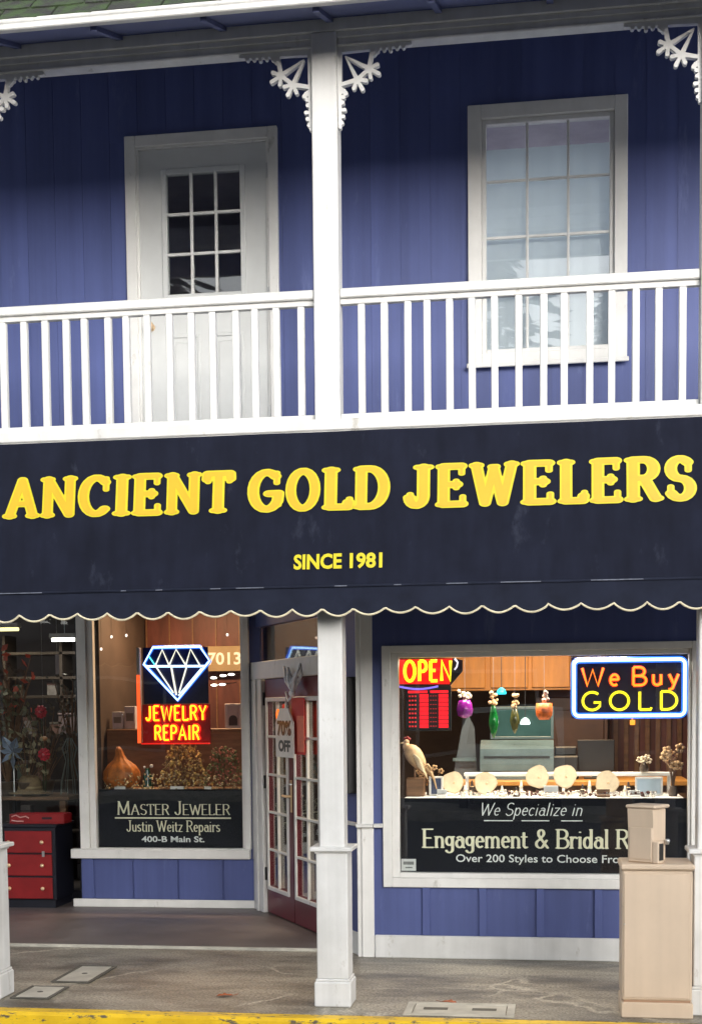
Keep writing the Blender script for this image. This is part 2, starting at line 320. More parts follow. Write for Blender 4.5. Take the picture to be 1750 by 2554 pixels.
def sdf(ch, rx, ry, serif=0., blob=0.):
    """distance field of the glyph drawn with an elliptical nib rx*ry; returns segments in nib space"""
    wd, st, sf = G[ch]; segs = []
    for pl in st:
        for a, b in zip(pl, pl[1:]): segs.append((a, b, 1.))
    if serif > 1:
        for (x, ya, yb) in ARMS.get(ch, []): segs.append(((x, ya), (x, yb), blob*.8))
    if serif:
        for x, y, h in sf:
            if h > 0: segs.append(((x-h*serif, y), (x+h*serif, y), blob))
    return wd, segs
def contour(F, xs, ys, lvl, mb, put, thick):
    """fill the region F<lvl of a grid with polygons; put(x,y,t) gives the 3-D point, front at t=1, back at t=0"""
    ny, nx = F.shape; S = F - lvl; ids = {}; V = []; P = []
    def corner(i, j):
        k = (i,j)
        if k not in ids: ids[k] = len(V); V.append((xs[j], ys[i]))
        return ids[k]
    def edge(i, j, i2, j2):
        k = (min((i,j),(i2,j2)), max((i,j),(i2,j2)))
        if k not in ids:
            t = S[i,j]/(S[i,j]-S[i2,j2]); ids[k] = len(V); V.append((xs[j]+(xs[j2]-xs[j])*t, ys[i]+(ys[i2]-ys[i])*t))
        return ids[k]
    ins = S < 0
    for i in range(ny-1):
        for j in range(nx-1):
            c = ((i,j),(i,j+1),(i+1,j+1),(i+1,j)); f = [ins[k] for k in c]
            if not any(f): continue
            pl = []
            for k in range(4):
                a, b = c[k], c[(k+1)%4]
                if f[k]: pl.append(corner(*a))
                if f[k] != f[(k+1)%4]: pl.append(edge(*a, *b))
            if len(pl) > 2: P.append(tuple(pl))
    n = len(V); vs = [put(x,y,1) for x,y in V]; fs = list(P)
    if thick:
        vs += [put(x,y,0) for x,y in V]; cnt = {}
        for p in P:
            for a, b in zip(p, p[1:]+p[:1]):
                if (b,a) in cnt: del cnt[(b,a)]
                else: cnt[(a,b)] = 1
        fs += [(a, a+n, b+n, b) for a, b in cnt]
    mb.add(vs, fs)
def field(segs, rx, ry, xs, ys):
    X, Y = np.meshgrid(xs/rx, ys/ry); D = np.full(X.shape, 9e9)
    for a, b, k in segs:
        ax, ay, bx, by = a[0]/rx, a[1]/ry, b[0]/rx, b[1]/ry; dx, dy = bx-ax, by-ay; l = dx*dx+dy*dy
        t = np.clip(((X-ax)*dx+(Y-ay)*dy)/l, 0, 1) if l > 1e-12 else 0
        D = np.minimum(D, np.hypot(X-ax-t*dx, Y-ay-t*dy) - k)
    return D
def glyph(ch, mb, put, rx, ry, serif=1., blob=.7, res=26, lvl=0., box=None, thick=True):
    wd, segs = sdf(ch, rx, ry, serif, blob)
    pts = np.array([p for s_ in segs for p in s_[:2]]); lo = pts.min(0)-(rx*1.06, ry*1.06); hi = pts.max(0)+(rx*1.06, ry*1.06)
    st = 1.0/res; xs = np.arange(lo[0]-st, hi[0]+2*st, st); ys = np.arange(lo[1]-st, hi[1]+2*st, st)
    F = field(segs, rx, ry, xs, ys)
    if box:                                      # fit the inked extent to box = (x0,x1,y0,y1)
        i = np.argwhere(F < 0); y0, y1, x0, x1 = ys[i[:,0].min()], ys[i[:,0].max()], xs[i[:,1].min()], xs[i[:,1].max()]
        f = lambda x, y, t: put(box[0]+(x-x0)/(x1-x0)*(box[1]-box[0]), box[2]+(y-y0)/(y1-y0)*(box[3]-box[2]), t)
    else: f = put
    contour(F, xs, ys, lvl, mb, f, thick)
    return wd
def line_text(txt, x0, x1, z, h, y, name, m, parent, rx=.055, ry=.028, serif=1., shear=0., caps=None, res=22, gap=.03, sub=False):
    """one written line as a part: letters spread from x0 to x1, cap height h, on the plane y (facing -y)"""
    sizes = []
    for i, ch in enumerate(txt):
        k = 1. if caps is None or i in caps or not ch.isupper() else .78
        sizes.append((.34 if ch == ' ' else (G[ch][0]+gap)*k, k))
    tot = sum(a for a, _ in sizes); sx = (x1-x0)/tot; cx = 0; mb = MB()
    for ch, (a, k) in zip(txt, sizes):
        if ch != ' ':
            def put(u, v_, t, cx=cx, k=k): return (x0+(cx+(u*k)+shear*v_*k)*sx, y-.0015*t, z+v_*h*k)
            glyph(ch, mb, put, rx, ry, serif, .8, res)
        cx += a
    return mb.build(name, m, parent)
def ftext(txt, x0, x1, z, h, y, name, m, parent, bold=0., xf=None, center=False):
    """plain sans text from the built-in font, scaled to the given extent"""
    cu = bpy.data.curves.new('tmp', 'FONT'); cu.body = txt; cu.size = 1; cu.extrude = .02; cu.offset = bold; cu.resolution_u = 3
    o = bpy.data.objects.new('tmp', cu); COL.objects.link(o)
    dg = bpy.context.evaluated_depsgraph_get(); me = bpy.data.meshes.new_from_object(o.evaluated_get(dg)); bpy.data.objects.remove(o)
    co = np.empty(len(me.vertices)*3); me.vertices.foreach_get('co', co); co = co.reshape(-1,3)
    a, b = co.min(0), co.max(0); cap = .72
    X = x0+(co[:,0]-a[0])/(b[0]-a[0])*(x1-x0); Z = z+co[:,1]/cap*h; Yy = y-.0008-(co[:,2]/.02)*.0008
    P = [(p, q, r) for p, q, r in zip(X, Yy, Z)]
    if xf: P = [xf(*p) for p in P]
    me.vertices.foreach_set('co', np.array(P).ravel()); me.materials.clear(); me.materials.append(m); me.update()
    r = bpy.data.objects.new(name, me); me.name = name; COL.objects.link(r)
    if parent: r.parent = parent
    return r

# ================================================================== the setting
def structure(o): o['kind'] = 'structure'; return o
structure(MB().box(-400,400,-400,-13.2,-.60,-.16).build('ground', mat('verge_ground', (.11,.11,.09), .8, .3, 1.2, .5, 20)))
structure(MB().box(-400,400,-13.2,-.352,-.60,-.14).build('road', ROADM))
structure(MB().box(-14,14,-.215,1.80,-.5,0,).build('sidewalk', CONC))
structure(MB().box(-14,14,1.80,9.0,-.5,.018, .006).build('entry_floor', SLAB))
structure(MB().box(-14,14,-.35,-.222,-.5,.002, .018).build('kerb', KERB))
structure(MB().box(-60,60,-13.2,-11.4,-.5,-.0).build('far_pavement', LIDM))
structure(MB().box(-14,14,1.772,1.7985,-.05,.021,.005).build('step_edge', LIDM))
# ------------------------------------------------------------------ the shop building
BL = thing('shop_building', 'two storey blue clapboard shop building with white porch posts and balcony', 'building')
X0, X1, UY, LY = -4.42, 4.42, 1.60, 3.70          # ends, plane of the upper wall and right wing, plane of the recessed wall

def carve(mb, x0, x1, z0, z1, y0, y1, holes):
    xs = sorted({x0,x1}|{min(max(v_,x0),x1) for h in holes for v_ in h[:2]}); zs = sorted({z0,z1}|{min(max(v_,z0),z1) for h in holes for v_ in h[2:]})
    for a, b in zip(xs, xs[1:]):
        run = None
        for c, d in zip(zs, zs[1:]):
            mx, mz = (a+b)/2, (c+d)/2
            hole = any(h[0] < mx < h[1] and h[2] < mz < h[3] for h in holes)
            if hole:
                if run: mb.box(a,b,y0,y1,*run); run = None
            else: run = (run[0], d) if run else (c, d)
        if run: mb.box(a,b,y0,y1,*run)
    return mb
UH = [(-1.64,-.60,3.42,5.69),(.74,1.735,4.075,5.725)]
carve(MB(), X0, X1, 3.42, 7.4, UY+.0045, UY+.10, UH).build('upper_wall', BLUE, BL)
k = 0; x = X0
while x < X1-.01:                                  # upright siding boards with open joints
    a, b = x+.0012, min(X1, x+.2032)-.0012
    cuts = sorted([h for h in UH if h[0] < b-.001 and h[1] > a+.001]); z_a = 3.42; yb_ = UY+.0012*((k*7)%3)/3
    if not cuts: MB().box(a,b,yb_,UY+.004,3.42,6.6).build('siding_board', BLUE, BL)
    for h in cuts:
        for q in ((3.42,h[2]),(h[3],6.6)):
            if q[1]-q[0] > .03: MB().box(a,b,yb_,UY+.004,*q).build('siding_board', BLUE, BL)
        for q in ((a,h[0]),(h[1],b)):
            if q[1]-q[0] > .004: MB().box(*q,yb_,UY+.004,h[2],h[3]).build('siding_board', BLUE, BL)
    x += .2032; k += 1
# right wing lower wall with window opening and battens
RH = [(.135,2.225,.53,2.14)]
carve(MB(), -.05, X1, .0, 3.30, UY, UY+.09, RH).build('wing_wall', BLUE, BL)
for i in range(-0, 10):
    bx = .374 + .394*i
    m_ = MB(); m_.box(bx, bx+.052, UY-.022, UY-.0005, .162, .497, .003)
    if bx > 2.26: m_.box(bx, bx+.052, UY-.016, UY-.0005, .497, 3.2)
    m_.build('batten', BLUE, BL)
MB().box(.04, X1, UY-.03, UY-.0005, .0, .160, .006).build('skirting_board', WHITE, BL)
MB().box(-.05, .036, UY-.024, UY+.0, 0, 3.2, .005).box(-.082,-.051,UY-.01,UY+.08,0,3.2,.004).build('corner_board', TRIM, BL)
MB().box(2.262, 2.35, UY-.026, UY-.0005, .16, 3.2, .005).build('corner_board', TRIM, BL)
MB().box(.038, .103, UY-.05, UY-.001, .918, .944, .004).box(-.084,.036,UY-.055,UY-.026,.918,.944,.004).build('wall_rail', WHITE, BL)
# ceiling of porch and recess
MB().box(X0, X1, .14, 6.9, 3.27, 3.325).build('porch_ceiling', mat('porch_ceiling_paint', (.13,.14,.2), .6), BL)
MB().box(X0, X1, .02, UY+.012, 3.326, 3.395).build('balcony_floor', mat('balcony_deck', (.48,.48,.47), .6), BL)
MB().box(X0, X1, -.03, .019, 3.333, 3.397, .006).box(X0, X1, -.018, .019, 3.30, 3.3325).build('balcony_fascia', WHITE, BL)

# ---- windows and the balcony door
def frame4(mb, x0, x1, z0, z1, wd, y0, y1, b=.004):
    l, r, t, bt = wd if isinstance(wd, tuple) else (wd,)*4
    mb.box(x0, x0+l, y0, y1, z0, z1, b); mb.box(x1-r, x1, y0, y1, z0, z1, b)
    mb.box(x0+l, x1-r, y0+.001, y1, z1-t, z1, b); mb.box(x0+l, x1-r, y0+.001, y1, z0, z0+bt, b); return mb
wn = frame4(MB(), .711, 1.760, 4.050, 5.752, (.09,.085,.09,.075), UY-.038, UY+.02).box(.70,1.771,UY-.055,UY-.0385,4.03,4.06,.004).build('upper_window', TRIM, BL)
frame4(MB(), .802, 1.674, 4.126, 5.661, .03, UY-.012, UY+.05).build('sash_frame', WHITE, wn)
for i in range(3):
    for j in range(4):
        xa, xb = .833+.2705*i, .833+.2705*(i+1); za, zb = 4.157+.3685*j, 4.157+.3685*(j+1)
        MB().box(xa, xb, UY+.022, UY+.026, za, zb).build('pane', GLU, wn)
for i in (1,2): MB().box(.833+.2705*i-.009, .833+.2705*i+.009, UY+.004, UY+.0215, 4.157, 5.63, .003).build('muntin', WHITE, wn)
for j in (1,2,3): MB().box(.833, 1.644, UY+.0055, UY+.0214, 4.157+.3685*j-.009, 4.157+.3685*j+.009, .003).build('muntin', WHITE, wn)
V = []; F = []
for i in range(41):
    for k in range(2): V.append((.80+.022*i, UY+.085+.003*math.sin(i*1.1)+.0015*math.sin(i*2.7), (4.10,5.50)[k]))
F = [(2*i,2*i+2,2*i+3,2*i+1) for i in range(40)]
nV = len(V); V += [(p[0],p[1]+.003,p[2]) for p in V]; F += [tuple(q+nV for q in f[::-1]) for f in F]
MB().add(V, F).build('window_curtain', mat('pale_curtain', (.60,.63,.65), .7, .04), wn, True)
ct_ = MATS['pale_curtain'].node_tree; _b = ct_.nodes['Principled BSDF']; _t = ct_.nodes.new('ShaderNodeBsdfTranslucent'); _t.inputs[0].default_value = (.80,.84,.88,1); _m = ct_.nodes.new('ShaderNodeMixShader'); _m.inputs[0].default_value = .45
ct_.links.new(_b.outputs[0], _m.inputs[1]); ct_.links.new(_t.outputs[0], _m.inputs[2]); ct_.links.new(_m.outputs[0], ct_.nodes['Material Output'].inputs[0])
# door
dr = frame4(MB(), -1.662, -.586, 3.42, 5.717, (.075,.065,.075,.0), UY-.036, UY+.01).build('balcony_door', TRIM, BL)
frame4(MB(), -1.587, -.651, 3.42, 5.642, (.016,.016,.014,.0), UY-.018, UY+.03, .002).build('door_jamb', TRIM, dr)
carve(MB(), -1.570, -.668, 3.425, 5.626, UY+.0, UY+.04, [(-1.375,-.853,4.635,5.452)]).build('door_leaf', DOORP, dr)
frame4(MB(), -1.410, -.818, 4.60, 5.487, .036, UY-.012, UY+.02, .004).build('glazing_frame', DOORP, dr)
for i in range(3):
    for j in range(3):
        xa = -1.374+.174*i; za = 4.636+.2717*j
        MB().box(xa, xa+.174, UY+.014, UY+.018, za, za+.2717).build('pane', GLD, dr)
for i in (1,2): MB().box(-1.374+.174*i-.010, -1.374+.174*i+.010, UY-.007, UY+.013, 4.636, 5.451, .003).build('muntin', WHITE, dr)
for j in (1,2): MB().box(-1.374, -.852, UY-.0055, UY+.0129, 4.636+.2717*j-.010, 4.636+.2717*j+.010, .003).build('muntin', WHITE, dr)
for xa, xb in ((-1.385,-1.150),(-1.075,-.84)):
    mb = frame4(MB(), xa, xb, 3.60, 4.36, .022, UY-.010, UY-.0005, .004); mb.box(xa+.055, xb-.055, UY-.007, UY-.0005, 3.655, 4.305, .005); mb.build('door_panel', DOORP, dr)
MB().lathe([(.026,0),(.026,.008),(.01,.012),(.01,.04),(.027,.05),(.030,.065),(.02,.078)], n=14).build('door_knob', BRASS, dr, True)
o = [c for c in dr.children if c.name.startswith('door_knob')][0]; o.rotation_euler = (rad(90),0,0); o.location = (-1.50, UY, 4.42)
for z_ in (3.75,4.55,5.38): MB().box(-.6695,-.654,UY-.022,UY-.0185,z_,z_+.10,.002).build('hinge', STEEL, dr)
# room behind the upper openings
MB().box(X0,X1,3.3,3.36,3.42,5.9).box(X0,X1,UY+.3,3.3,5.8,5.9).box(-.3,.3,UY+.105,3.3,3.42,5.8).box(2.6,2.7,UY+.105,3.3,3.42,5.8).build('upper_room', mat('upper_room_paint', (.34,.31,.34), .8), BL)

# right shop window
rw = frame4(MB(), .104, 2.255, .500, 2.178, (.062,.06,.05,.066), UY-.034, UY+.02).build('shop_window', TRIM, BL)
frame4(MB(), .166, 2.195, .566, 2.128, (.052,.02,.034,.034), UY-.012, UY+.05).build('sash_frame', TRIM, rw)
MB().box(.218,2.175,UY+.028,UY+.034,.60,2.094).build('pane', GLS, rw)
# recessed left wall
LHL = [(-2.80,-1.35,.50,2.86)]
carve(MB(), -2.85, -1.215, .02, 3.27, LY, LY+.09, LHL).build('recess_wall', BLUE, BL)
for a, b in ((-2.85,-2.738),(-2.726,-2.382),(-2.370,-1.974),(-1.962,-1.570),(-1.558,-1.216)):
    MB().box(a,b,LY-.016,LY-.0005,.089,.4515,.003).build('wall_panel', BLUE, BL)
MB().box(-2.93,-1.25,LY-.022,LY-.0005,.018,.088,.005).build('skirting_board', TRIM, BL)
lw_ = frame4(MB(), -2.845, -1.308, .535, 2.90, (.085,.055,.06,.0), LY-.04, LY+.02).box(-2.928,-1.316,LY-.065,LY+.02,.452,.534,.005).build('recess_window', TRIM, BL)
frame4(MB(), -2.76, -1.363, .535, 2.84, (.055,.022,.03,.006), LY-.015, LY+.05).build('sash_frame', TRIM, lw_)
MB().box(-2.703,-1.386,LY+.028,LY+.034,.542,2.808).build('pane', GLS, lw_)
# far left display window, full height, further back
fw = MB().box(-5.6,-2.86,4.13,4.16,.018,.10).box(-5.6,-2.86,4.13,4.16,2.86,3.27).box(-2.90,-2.862,LY+.09,4.12,.02,3.27).box(-4.66,-4.60,4.13,4.16,.10,2.86).build('display_window', BLACK, BL)
MB().box(-4.595,-2.87,4.142,4.148,.105,2.855).build('pane', GLS, fw)
MB().box(-5.6,-4.67,4.142,4.148,.105,2.855).build('pane', GLS, fw)
# ---- slanting entrance wall
DA = Vector((-1.22,3.65,0)); DE = Vector((.4994,-.8664,0)); DN = Vector((.8664,.4994,0))
def dx(s, t, z): p = DA+DE*s+DN*t; return (p.x, p.y, z)
DL = 2.335
MB(dx).box(1.735, DL, 0, .08, .0, 3.27).box(-.1,1.735,0,.08,2.45,3.27).build('entrance_wall', BLUE, BL)
MB(dx).box(1.74, DL-.03, -.02, -.0005, .0, .16, .005).build('skirting_board', WHITE, BL)
MB(dx).box(1.74, DL-.02, -.03, -.0005, .918, .944, .004).build('wall_rail', WHITE, BL)
MB(dx).box(-.09, .195, -.045, -.001, .018, 2.0, .006).box(.04,.09,-.06,-.046,.018,2.0,.004).box(1.615,1.733,-.045,-.001,.018,2.0,.006).box(-.09,1.733,-.046,-.001,2.001,2.150,.006).build('door_casing', TRIM, BL)
MB(dx).box(-.05,1.70,.03,.036,2.155,2.445).build('transom_pane', GLD, BL)
def leaf(s0, s1, hs):
    d_ = carve(MB(lambda a,b,c: dx(a,b,c)), s0, s1, .03, 1.995, -.012, .032, [(s0+.075,s1-.135 if hs else s1-.075,.262,1.81)]).build('entrance_door', BURG, BL)
    a, b = s0+.04, (s1-.10 if hs else s1-.06)
    frame4(MB(dx), a, b, .226, 1.845, .034, -.026, .012, .004).build('glazing_frame', TRIM, d_)
    mid = (a+b)/2
    MB(dx).box(mid-.011, mid+.011, -.020, .004, .262, 1.81, .003).build('muntin', TRIM, d_)
    for z_ in (.569,.886,1.201,1.520): MB(dx).box(a+.035, b-.035, -.0185, .003, z_-.010, z_+.010, .003).build('muntin', TRIM, d_)
    for j in range(5):
        for (p, q) in ((a+.035, mid), (mid, b-.035)): MB(dx).box(p, q, .005, .009, .262+.3096*j, .262+.3096*(j+1)).build('pane', GLD, d_)
    return d_
l1 = leaf(.215,.905,True); l2 = leaf(.918,1.608,False)
MB(dx).box(.86,.895,-.022,-.013,.92,1.18,.003).tube([(.875,-.02,1.05),(.875,-.065,1.05),(.80,-.065,1.05)],.011).build('door_handle', BRASS, l1)
MB(dx).lathe([(.018,0),(.018,.012)],(.877,-.02,1.14),12).build('door_lock', STEEL, l1)
for z_ in (.30,1.08,1.78): MB(dx).box(.196,.214,-.03,-.013,z_,z_+.11,.002).build('hinge', BLK, l1)
# dark mailbox panel and white board edge on the entrance wall
pb = thing('notice_board', 'narrow dark wall case with white edge right of the porch post', 'notice board', dx(2.10,-.03,1.15))
MB(lambda a,b,c: tuple(Vector(dx(a+2.10,b-.03,c+1.15))-Vector(dx(2.10,-.03,1.15)))).box(-.03,.18,-.05,.029,.0,.82,.006).build('case', BLK, pb)
MB(lambda a,b,c: tuple(Vector(dx(a+2.10,b-.03,c+1.15))-Vector(dx(2.10,-.03,1.15)))).box(-.075,-.031,-.06,.029,.02,.80,.004).build('edge_strip', WHITE, pb)
MB(lambda a,b,c: tuple(Vector(dx(a+2.10,b-.03,c+1.15))-Vector(dx(2.10,-.03,1.15)))).box(.02,.13,-.056,-.0505,.1,.72,.003).build('case_window', mat('case_glass', (.02,.02,.03), .1), pb)

# ---- interiors: floor, side and back walls
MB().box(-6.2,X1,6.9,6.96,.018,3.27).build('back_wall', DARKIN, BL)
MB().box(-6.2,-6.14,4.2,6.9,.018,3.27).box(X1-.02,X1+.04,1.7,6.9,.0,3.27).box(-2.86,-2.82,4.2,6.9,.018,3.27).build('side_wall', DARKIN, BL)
MB().box(-5.6,-6.14,4.13,4.2,.018,3.27).box(X0,-5.6,4.0,4.13,.018,3.27).build('end_wall', BLUE, BL)
MB().box(-2.81,-1.6,5.60,5.66,.018,3.26).build('panelled_wall', REDWALL, BL)
for i in range(5): MB().box(-2.80+.24*i,-2.80+.24*i+.012,5.59,5.599,.02,3.2).build('wall_batten', BROWN, BL)

# ---- posts, beam, brackets
def post(x):
    p = MB().box(x-.0725,x+.0725,0,.146,0.93,5.545,.006).build('porch_post', WHITE, BL)
    MB().box(x-.0925,x+.0925,-.020,.166,.165,.918,.006).build('plinth', WHITE, p)
    MB().box(x-.125,x+.125,-.050,.196,.9185,.945,.005).box(x-.1,x+.1,-.027,.173,.905,.918,.003).build('cap', WHITE, p)
    m_ = MB().box(x-.108,x+.108,-.036,.182,0.001,.15,.007); m_.box(x-.100,x+.100,-.028,.174,.15,.166,.004); m_.build('base', WHITE, p)
    return p
for px in (-4.3,-2.15,0,2.15,4.3): post(px)
bm = MB().box(X0,X1,0,.146,5.547,5.616,.004).build('porch_beam', WHITE, BL)
xs_ = (-4.3,-2.15,0,2.15,4.3)
for a, b in zip(xs_, xs_[1:]):
    MB().box(a+.0735,b-.0735,.030,.120,5.474,5.546,.004).box(a+.0735,b-.0735,.016,.0295,5.516,5.5465,.003).box(a+.0735,b-.0735,.021,.0296,5.474,5.487,.003).build('beam_moulding', WHITE, bm)
def bracket_mesh():
    S = [((0,.013),(.41,.010),.017,.009),((.010,0),(.010,.44),.014,.008)]
    H = (.045,.055)
    S += [(H,(.110,.185),.004,.013),(H,(.178,.130),.004,.013),((.02,.205),(.110,.185),.010,.013),((.195,.03),(.178,.130),.010,.013),((.110,.185),(.178,.130),.011,.011)]
    for cx, cy, ang in ((.110,.185,62),(.178,.130,30)):
        for da, ln, rr in ((-52,.050,.0125),(0,.062,.013),(52,.050,.0125)):
            a = rad(ang+da); S.append(((cx,cy),(cx+ln*math.cos(a),cy+ln*math.sin(a)),.008,rr*.92))
    for i, (u, v_) in enumerate(((.225,.034),(.262,.028),(.298,.034),(.335,.024),(.372,.024))): S.append(((u,v_-.012),(u,v_),.009,.011))
    for u, v_ in ((.034,.24),(.030,.275),(.026,.305),(.036,.345),(.028,.38),(.02,.415)): S.append(((u-.012,v_),(u,v_),.009,.011))
    S += [((.02,.235),(.045,.255),.013,.012),((.225,.02),(.205,.05),.013,.012)]
    xs = np.arange(-.02,.45,.005); ys = np.arange(-.02,.48,.005); X, Y = np.meshgrid(xs, ys); D = np.full(X.shape, 9.)
    for a, b, r0, r1 in S:
        dx_, dy_ = b[0]-a[0], b[1]-a[1]; l = dx_*dx_+dy_*dy_; t = np.clip(((X-a[0])*dx_+(Y-a[1])*dy_)/max(l,1e-9), 0, 1)
        D = np.minimum(D, np.hypot(X-a[0]-t*dx_, Y-a[1]-t*dy_)-(r0+(r1-r0)*t))
    return D, xs, ys
BD = bracket_mesh()
for px in xs_:
    for sg in (-1, 1):
        if abs(px+sg*.5) > 4.3: continue
        mb = MB()
        contour(BD[0], BD[1], BD[2], 0., mb, lambda x, y, t: (px+sg*(.0745+x), .036+.030*(1-t), 5.472-y), True)
        fixn(mb.build('fretwork_bracket', WHITE, BL))
# ---- railings
for a, b in zip(xs_, xs_[1:]):
    l, r = a+.0735, b-.0735
    rl = MB().box(l,r,.030,.116,4.088,4.140,.006).box(l,r,.052,.094,4.056,4.0875,.003).build('balcony_railing', WHITE, BL)
    MB().box(l,r,.045,.101,3.398,3.438,.004).build('bottom_rail', WHITE, rl)
    n = 16; first = None
    for i in range(n):
        bx = a+.192+.1281*i if a >= 0 else a+.190+.1281*i
        if bx > r-.03: continue
        if first is None:
            first = MB().box(-.0195,.0195,-.0195,.0195,3.4385,4.0555,.003).build('baluster', WHITE, rl); first.location = (bx,.073,0)
        else:
            d_ = dup(first, rl, (bx+random.uniform(-.003,.003), .073+random.uniform(-.003,.003), 0)); d_.rotation_euler = (0, random.uniform(-.0025,.0025), random.uniform(-.06,.06))
# ---- eave, gutter and roof
def slab4(x0, x1, ya, za, yb, zb, h): return MB().add([(x0,ya,za),(x1,ya,za),(x1,yb,zb),(x0,yb,zb),(x0,ya,za+h),(x1,ya,za+h),(x1,yb,zb+h),(x0,yb,zb+h)],[(0,1,2,3),(7,6,5,4),(0,4,5,1),(1,5,6,2),(2,6,7,3),(3,7,4,0)])
slab4(X0,X1,.0,5.617,-.503,5.434,.018).build('eave_soffit', SOFF, BL)
x = -4.25
while x < X1: slab4(x,x+.036,-.002,5.590,-.47,5.420,.025).build('rafter_tail', SOFF, BL); x += .61
gp = [(-.503,5.430),(-.536,5.430),(-.542,5.435),(-.545,5.458),(-.550,5.464),(-.552,5.470),(-.552,5.480),(-.545,5.480),(-.545,5.474),(-.503,5.468)]
fixn(MB().prism(gp, X0, X1, 'x').build('gutter', WHITE, BL))
MB().add([(X0,-.50,5.487),(X1,-.50,5.487),(X1,2.2,8.18),(X0,2.2,8.18),(X0,-.50,5.447),(X1,-.50,5.447),(X1,2.25,8.12),(X0,2.25,8.12)],[(0,1,2,3),(7,6,5,4),(0,4,5,1),(1,5,6,2),(2,6,7,3),(3,7,4,0)]).build('roof', mat('roof_boards', (.42,.42,.43), .8), BL)
roof = [c for c in BL.children if c.name == 'roof'][0]
shs = []
for q in range(4):
    mb = MB(); w_ = .30; jit = [random.uniform(-.012,.012) for _ in range(5)]
    bot = [(-w_/2+.004+(w_-.008)*i/4, -.004+jit[i]) for i in range(5)]
    top = [(w_/2-.004,.26),(-w_/2+.004,.26)]
    mb.prism(bot+top, 0, .014, 'z'); o = fixn(mb.build('shingle', SHG, roof)); shs.append(o)
used = set(); c45 = rad(45)
for r_ in range(9):
    n = 29
    for i in range(n):
        px = -4.3+.306*i+(.15 if r_%2 else 0)
        if px > 4.3: continue
        q = random.randrange(4); src = shs[q]
        o = src if q not in used else dup(src, roof); used.add(q)
        d_ = .145*r_ - .03
        o.location = (px, -.512+d_*math.cos(c45), 5.500+d_*math.sin(c45)); o.rotation_euler = (c45-rad(3.2)+random.uniform(-.012,.012), 0, random.uniform(-.012,.012))

# ================================================================== awning
AW = thing('awning', 'dark navy canvas awning with gold shop lettering and scalloped hanging edge', 'awning', (0,-.02,3.326))
A1 = Vector((0,-.20,2.4326)); A0 = Vector((0,-.035,3.325)); AL = .9075; AE = (A0-A1).normalized(); AN = Vector((0,-AE.z,AE.y)); AO = Vector((0,-.02,3.326))
def aw(x, s, t): p = A1+AE*s+AN*t; return (x, p.y-AO.y, p.z-AO.z)
mb = MB(); nX, nS = 88, 10; V = []
XA, XB = X0, X1
def sag(x, s): 
    u = ((x-XA)%1.47)/1.47
    return -.004*math.sin(math.pi*u)*math.sin(math.pi*s/AL)+.0025*math.sin(9*x+2*s)*math.sin(5*s+x)
for i in range(nX+1):
    for j in range(nS+1):
        x = XA+(XB-XA)*i/nX; s = AL*j/nS; V.append(aw(x, s, sag(x,s)))
F = [(i*(nS+1)+j, (i+1)*(nS+1)+j, (i+1)*(nS+1)+j+1, i*(nS+1)+j+1) for i in range(nX) for j in range(nS)]
nV = len(V); V += [(p[0], p[1]+.003, p[2]-.002) for p in V]; F += [tuple(k+nV for k in f[::-1]) for f in F]
mb.add(V, F); cv = mb.build('canopy', NAVY, AW, True)
for xs in (XA, XB):
    MB().add([aw(xs,0,0), aw(xs,AL,0), (xs, 0, -1.03)], [(0,1,2)]).add([aw(xs+.004,0,0), aw(xs+.004,AL,0), (xs+.004, 0, -1.03)], [(2,1,0)]).build('side_panel', NAVY, AW)
# valance: flat top band, scalloped lower edge, cream piping
sw = .1786; xo = -1.792-.1786*16
top = []; lo = []
x = XA
def vz(x):
    x += .006*math.sin(x*3.7); u = ((x-xo)/sw)%1.0
    k_ = math.floor((x-xo)/sw); return 2.311+.003*math.sin(k_*2.3)-(.039+.005*math.sin(k_*5.1))*math.sin(math.pi*u)**.8
def vy(x): return -.202+.006*math.sin(2*math.pi*x/.9)+.004*math.sin(2*math.pi*x/.33)
N_ = 700; V = []; F = []
for i in range(N_+1):
    x = XA+(XB-XA)*i/N_; zb = vz(x)
    for q, t in enumerate((0,.5,1)): 
        z_ = 2.434+(zb-2.434)*t; V.append((x, -.202+(vy(x)+.202)*t-AO.y, z_-AO.z))
for i in range(N_):
    for q in range(2): a = i*3+q; F.append((a, a+1, a+4, a+3))
nV = len(V); V += [(p[0],p[1]+.004,p[2]) for p in V]; F += [tuple(k+nV for k in f[::-1]) for f in F]
MB().add(V, F).build('valance', VALM, AW, True)
pts = [(XA+(XB-XA)*i/N_, vy(XA+(XB-XA)*i/N_)-.002-AO.y, vz(XA+(XB-XA)*i/N_)-AO.z) for i in range(N_+1)]
MB().tube(pts, .0065, 6).build('piping', PIPING, AW, True)
hb = MB()
hb.tube([(XA,-.203-AO.y,2.434-AO.z),(XB,-.203-AO.y,2.434-AO.z)], .0075, 8); hb.build('hem', VALM, AW, True)
for x, ln in ((-1.80,.30),(-1.16,.03),(-.95,.04),(-.62,.06),(-.42,.16),(.10,.07),(.42,.04),(.75,.12),(1.1,.22),(1.62,.28)):
    MB().box(x-ln/2, x+ln/2, -.2125-AO.y, -.2112-AO.y, 2.4325-AO.z, 2.4375-AO.z).build('worn_hem', mat('worn_canvas', (.13,.145,.19), .7, .3, 40), AW)
